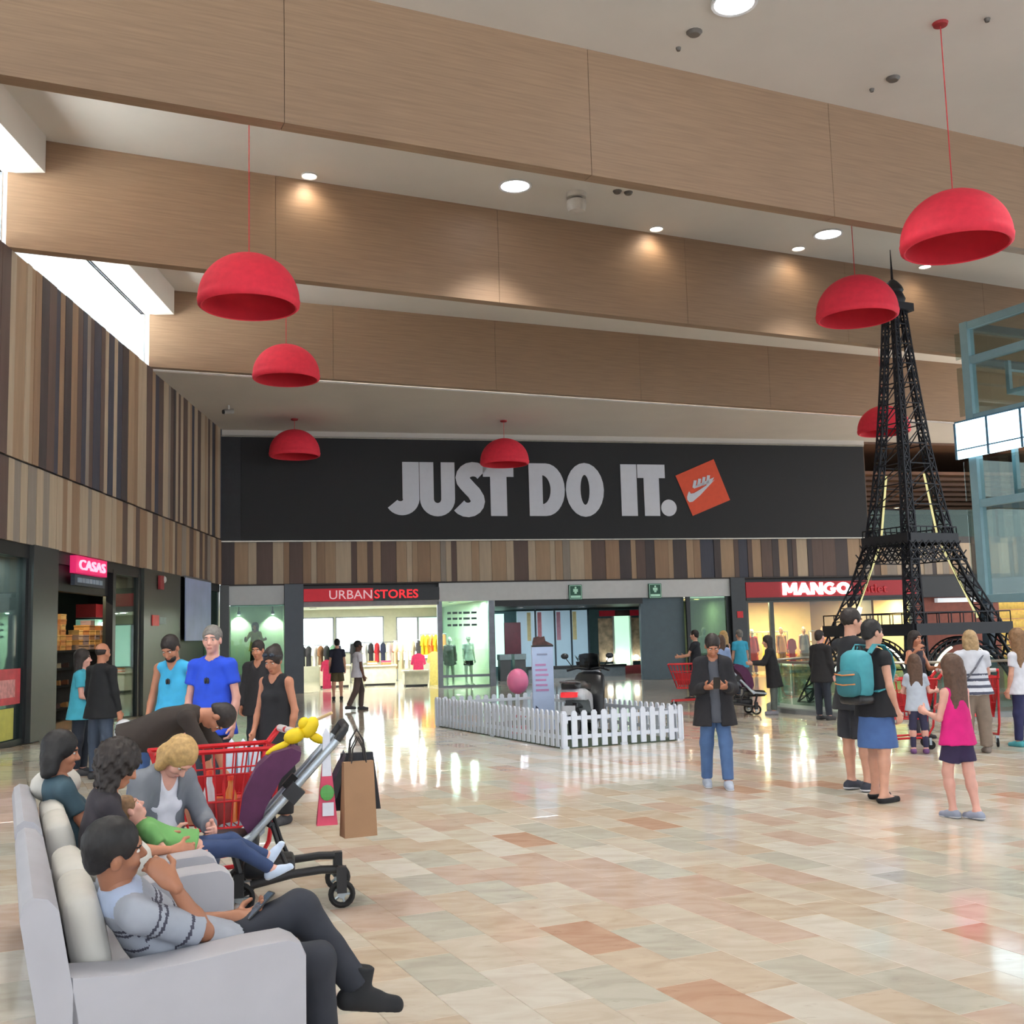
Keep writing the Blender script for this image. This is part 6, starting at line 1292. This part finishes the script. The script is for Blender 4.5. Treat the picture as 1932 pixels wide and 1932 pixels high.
# ---------------------------------------------------------------- at the fashion shop
WK = dict(legL=((-.03, .32, -1), (0, -.05, -1)), legR=((.03, -.22, -1), (0, -.55, -1)))
person('man in white t-shirt and brown trousers walking into the fashion shop', -3.70, 26.0, -60, 1.62, skin='brown', hair=('cropped', 'black'), top=dict(type='tee', col=(214, 214, 226)), bottom=dict(type='trousers', col=(84, 70, 66)), h=.02, **WK)
person('person in navy shirt and olive shorts inside the shop entrance', -4.95, 30.8, 10, 1.66, skin='fair', hair=('short', 'black'), top=dict(type='tee', col=(36, 38, 56), hem=.16), bottom=dict(type='shorts', col=(96, 86, 60), len=.95), h=.02)
# ---------------------------------------------------------------- middle and right
ph, J = person('woman in black open jacket and jeans walking while reading her phone', 2.09, 11.85, 176, 1.63, female=True, skin='tan', hair=('short', 'dark'), head=(0, 34, 0), armL=((-.22, .10, -.95), (.42, .85, .10)), armR=((.22, .10, -.95), (-.42, .85, .10)), palmL=(.6, .2, .6), palmR=(-.6, .2, .6), curl=45,
    legL=((-.04, .20, -1), (-.02, .06, -1)), legR=((.05, -.05, -1), (.02, -.22, -1)), top=dict(type='tee', col=(76, 80, 90), hem=.20, g=.008, h=.011, bust=False), bottom=dict(type='trousers', col=(74, 104, 148), g=.004), shoes=((176, 184, 200), 'trainer'), h=.012)
extra_layer(ph, J, 'jacket', (30, 30, 36), .055, h=.012, g=.034, sleeves=1.9, hem=.24)
held_phone('phone held in both hands by the woman in the black jacket', ph, (J['wl']+J['wr'])/2+np.array((0, .11, .05)), (0, .5, .85), (0, -.85, .5))
ml, J = person('man in black t-shirt and dark shorts gesturing with an open hand', 3.42, 11.35, -62, 1.82, skin='fair', hair=('cropped', 'dark'), head=(-14, 4, 0), armL=((-.1, .75, -.45), (.15, .62, .70)), palmL=(.2, -.3, .9), curl=8, armR=((.14, .1, -1), (0, .5, -.8)), top=dict(type='tee', col=(36, 38, 44), hem=.16, g=.02), bottom=dict(type='shorts', col=(44, 46, 54), len=1.0), shoes=((52, 56, 68), 'trainer'), h=.013)
bp, J = person('woman with a teal backpack, black top and denim skirt', 3.42, 10.68, -58, 1.70, female=True, skin='fair', hair=('short', 'black'), head=(-14, 0, 0), armR=((.16, -.02, -1), (.08, .28, -1)), armL=((-.14, .3, -.9), (.1, .8, .1)), legL=((-.06, .16, -1), (-.02, -.02, -1)), legR=((.07, -.10, -1), (.02, -.12, -1)), top=dict(type='cap', col=(30, 30, 35), hem=.12), bottom=dict(type='skirt', col=(72, 104, 160), len=.42), shoes=((30, 30, 34), 'flat'), h=.012)
# teal backpack on her shoulders
a = bp.rotation_euler[2]; bk = thing('backpack', 'teal backpack with orange trim worn by the woman in the denim skirt', 'backpack', 'W', tuple(bp.location), math.degrees(0)); bk.rotation_euler = (0, 0, a)
teal = M('teal_fabric', (66, 150, 162), .7, var=.1, scale=10); teald = M('teal_dark', (40, 106, 116), .7, var=.1); Cb = J['C']; zz = Cb[2]
rbox((-.15, -.34, zz-.20), (.15, -.12, zz+.24), .09, puff=.06).build('body', teal, parent=bk, smooth=60); rbox((-.12, -.42, zz-.18), (.12, -.28, zz+.06), .06, puff=.05).build('front_pocket', teald, parent=bk, smooth=60); rbox((-.14, -.36, zz-.26), (.14, -.13, zz-.16), .05).build('bottom_panel', blk, parent=bk, smooth=60)
for z_ in (.03, -.06): MB().path([(-.12, -.40, zz+z_), (0, -.435, zz+z_-.01), (.12, -.40, zz+z_)], .007, 5).build('zip', M('zip_orange', (206, 130, 70), .5), parent=bk)
for sx in (-1, 1): MB().ribbon([(sx*.10, -.16, zz+.22), (sx*.105, -.08, zz+.30), (sx*.11, .02, zz+.29), (sx*.115, .11, zz+.20), (sx*.12, .145, zz+.06), (sx*.14, .05, zz-.10), (sx*.13, -.13, zz-.14)], .055, (1, 0, 0), .012).build('shoulder_strap', teal, parent=bk)
MB().path([(-.03, -.2, zz+.24), (-.02, -.2, zz+.29), (.02, -.2, zz+.29), (.03, -.2, zz+.24)], .01, 6).build('grab_loop', blk, parent=bk)
person('girl in pink sleeveless top and dark shorts with long hair, walking away', 3.76, 9.6, 24, 1.34, child=True, female=False, skin='pink', hair=('verylong', 'brown'), armR=((.16, .05, -1), (-.15, .75, .25)), armL=((-.16, .2, -1), (.1, .8, .2)), legL=((-.02, .22, -1), (.06, -.05, -1)), legR=((.0, -.12, -1), (-.06, -.25, -1)), top=dict(type='sleeveless', col=(206, 24, 118), hem=.12), bottom=dict(type='shorts', col=(46, 36, 70), len=.72), shoes=((146, 152, 170), 'trainer'), h=.011)
person('girl in pale grey t-shirt and dark leggings beside the red cart', 5.15, 14.4, -12, 1.22, child=True, skin='pink', hair=('verylong', 'brown'), armL=((-.3, .2, -.9), (.3, .85, -.1)), armR=((.3, .2, -.9), (.5, .7, -.0)), top=dict(type='tee', col=(186, 194, 208), hem=.16), bottom=dict(type='leggings', col=(48, 48, 76)), shoes=((110, 74, 120), 'shoe'), h=.013)
person('dark haired woman in black vest raising her arm before the tower', 5.85, 16.3, -150, 1.54, female=True, skin='tan', hair=('long', 'dark'), armR=((.5, .3, -.3), (-.3, .5, .7)), armL=((-.3, .2, -.8), (.2, .8, .1)), top=dict(type='sleeveless', col=(40, 36, 48)), bottom=dict(type='trousers', col=(50, 50, 60)), h=.014)
def stripe_bands(J):
    s = J['s']; al = lambda c: np.ones(len(c), bool); return [(J['P'], J['u'], [((.0, .035), al), ((.085, .115), al), ((.16, .18), al), ((-.08, -.05), al)], 1)]
sp_, J = person('woman in white top with grey stripes and khaki trousers, back turned', 5.85, 14.3, -8, 1.54, female=True, skin='pink', hair=('bob', 'grayblond'), wide=1.25, armL=((-.2, .4, -.85), (.1, .9, -.1)), armR=((.2, .4, -.85), (-.1, .9, -.1)), top=dict(type='tee', mats=[cloth((206, 208, 218)), cloth((70, 74, 92))], bands=stripe_bands, hem=.10, h=.012), bottom=dict(type='trousers', col=(132, 118, 106), loose=.02), shoes=((120, 110, 104), 'shoe'), h=.014)
MB().ribbon([J['sr']+J['u']*.05-J['fw']*.03, J['C']-J['fw']*.175+J['u']*.02, J['P']-J['rt']*.19-J['fw']*.1], .03, J['rt'], .008).build('bag_strap', M('strap_grey', (90, 92, 104), .7), parent=sp_)
person('girl in white t-shirt and navy trousers cut by the right edge', 6.73, 14.9, 25, 1.50, female=True, child=True, skin='fair', hair=('verylong', 'lightbrown'), top=dict(type='tee', col=(220, 222, 232), hem=.14), bottom=dict(type='trousers', col=(40, 44, 84)), shoes=((80, 170, 180), 'shoe'), h=.014)
person('person in black jacket and dark jeans watching the tower', 5.45, 19.9, -50, 1.58, skin='pink', hair=('short', 'dark'), head=(0, -6, 0), top=dict(type='long', col=(30, 29, 32), g=.03, hem=.2), bottom=dict(type='trousers', col=(40, 46, 58)), h=.017)
person('woman in long dark coat pushing a buggy past the glass barrier', 4.95, 21.5, 80, 1.50, female=True, skin='fair', hair=('long', 'dark'), lean=6, armL=((-.1, .5, -.8), (0, .9, .0)), armR=((.1, .5, -.8), (0, .9, 0)), top=dict(type='long', col=(32, 32, 36), g=.03, hem=.34), bottom=dict(type='trousers', col=(96, 104, 100)), shoes=((140, 140, 150), 'shoe'), h=.017)
person('woman in pale blue shirt with long brown hair behind the phone reader', 4.25, 23.0, -15, 1.52, female=True, skin='fair', hair=('long', 'brown'), top=dict(type='long', col=(150, 172, 214), hem=.22, g=.02), bottom=dict(type='trousers', col=(60, 64, 80)), h=.017)
person('man in black t-shirt pushing a red cart near the passage', 4.30, 26.55, 60, 1.66, skin='fair', hair=('short', 'dark'), armL=((-.1, .4, -.85), (0, .9, -.1)), armR=((.1, .4, -.85), (0, .9, -.1)), top=dict(type='tee', col=(36, 38, 46)), bottom=dict(type='trousers', col=(48, 52, 66)), h=.02, **WK)
person('blonde woman in short black dress beside the cart', 4.86, 25.9, 35, 1.60, female=True, skin='pink', hair=('long', 'blond'), armL=((-.2, .4, -.85), (-.2, .8, -.3)), top=dict(type='dress', col=(30, 30, 34), len=.36), bottom=None, h=.019)
person('person in turquoise t-shirt at the right of the cart couple', 5.40, 26.75, 20, 1.62, skin='fair', hair=('short', 'grey'), top=dict(type='tee', col=(60, 166, 200), hem=.16), bottom=dict(type='trousers', col=(50, 54, 70)), h=.02)
# second buggy, pushed by the woman in the long coat
b2 = copy_tree(sr); put(b2, 'W', (3.92, 21.85, 0), R(185)); b2['label'] = 'black and silver buggy pushed by the woman in the long dark coat'; b2['group'] = 'strollers'; sr['group'] = 'strollers'
# ---------------------------------------------------------------- mannequins
MN = dict(mannequin=True, name='mannequin', face=False, shoes=None, h=.02)
person('mannequin in white tee and black shorts behind the fashion shop glass', 8.05, .95, 200, 1.68, fr='RW', skin='mannequin', hair=('none', 'dark'), top=dict(type='tee', col=(224, 228, 226)), bottom=dict(type='shorts', col=(30, 31, 36), len=.6), z0=.02, **MN)
person('mannequin in grey patterned jacket behind the fashion shop glass', 7.40, .85, 170, 1.62, fr='RW', skin='mannequin', hair=('none', 'dark'), top=dict(type='long', col=(132, 130, 126), hem=.2), bottom=dict(type='shorts', col=(52, 56, 60), len=.5), z0=.02, **MN)
person('mannequin in grey dress in the boutique window', 20.55, 1.1, 180, 1.66, fr='RW', skin='tan', hair=('none', 'dark'), top=dict(type='dress', col=(110, 96, 92), len=.34), **MN)
person('mannequin in red coat at the left of the boutique window', 18.45, 1.0, 180, 1.64, fr='RW', skin='mannequin', hair=('none', 'dark'), top=dict(type='long', col=(190, 40, 40), hem=.4), bottom=dict(type='trousers', col=(110, 30, 34)), **MN)
person('mannequin in brown jacket in the boutique window', 19.75, 1.3, 190, 1.66, fr='RW', skin='tan', hair=('none', 'dark'), top=dict(type='long', col=(150, 96, 50), hem=.15), bottom=dict(type='trousers', col=(196, 160, 90)), **MN)
person('mannequin in orange top in the boutique window', 21.55, 1.5, 170, 1.66, fr='RW', skin='tan', hair=('none', 'dark'), top=dict(type='tee', col=(206, 122, 50)), bottom=dict(type='skirt', col=(180, 60, 50)), **MN)
person('mannequin in pale top behind the corner shop glass', 16.55, .9, 180, 1.72, fr='RW', skin='mannequin', hair=('none', 'dark'), top=dict(type='tee', col=(220, 214, 196)), bottom=dict(type='trousers', col=(150, 150, 140)), **MN)
fg, J = person('display figure in mustard shirt with dark hair in the green window', 1.06, .62, 160, 1.62, fr='RW', z0=.62, skin='tan', hair=('curly', 'dark'), top=dict(type='long', col=(196, 176, 96), hem=.15), bottom=dict(type='trousers', col=(70, 66, 56)), armL=((-.3, .3, -.6), (-.6, .6, .1)), armR=((.3, .3, -.6), (-.2, .8, .2)), **MN)
sbox('display_plinth', 'RW', (.34, .12, 0), (1.92, 1.05, .62), M('plinth_sage', (132, 148, 124), .5), 'sage green plinth inside the green display window', 'plinth', False)
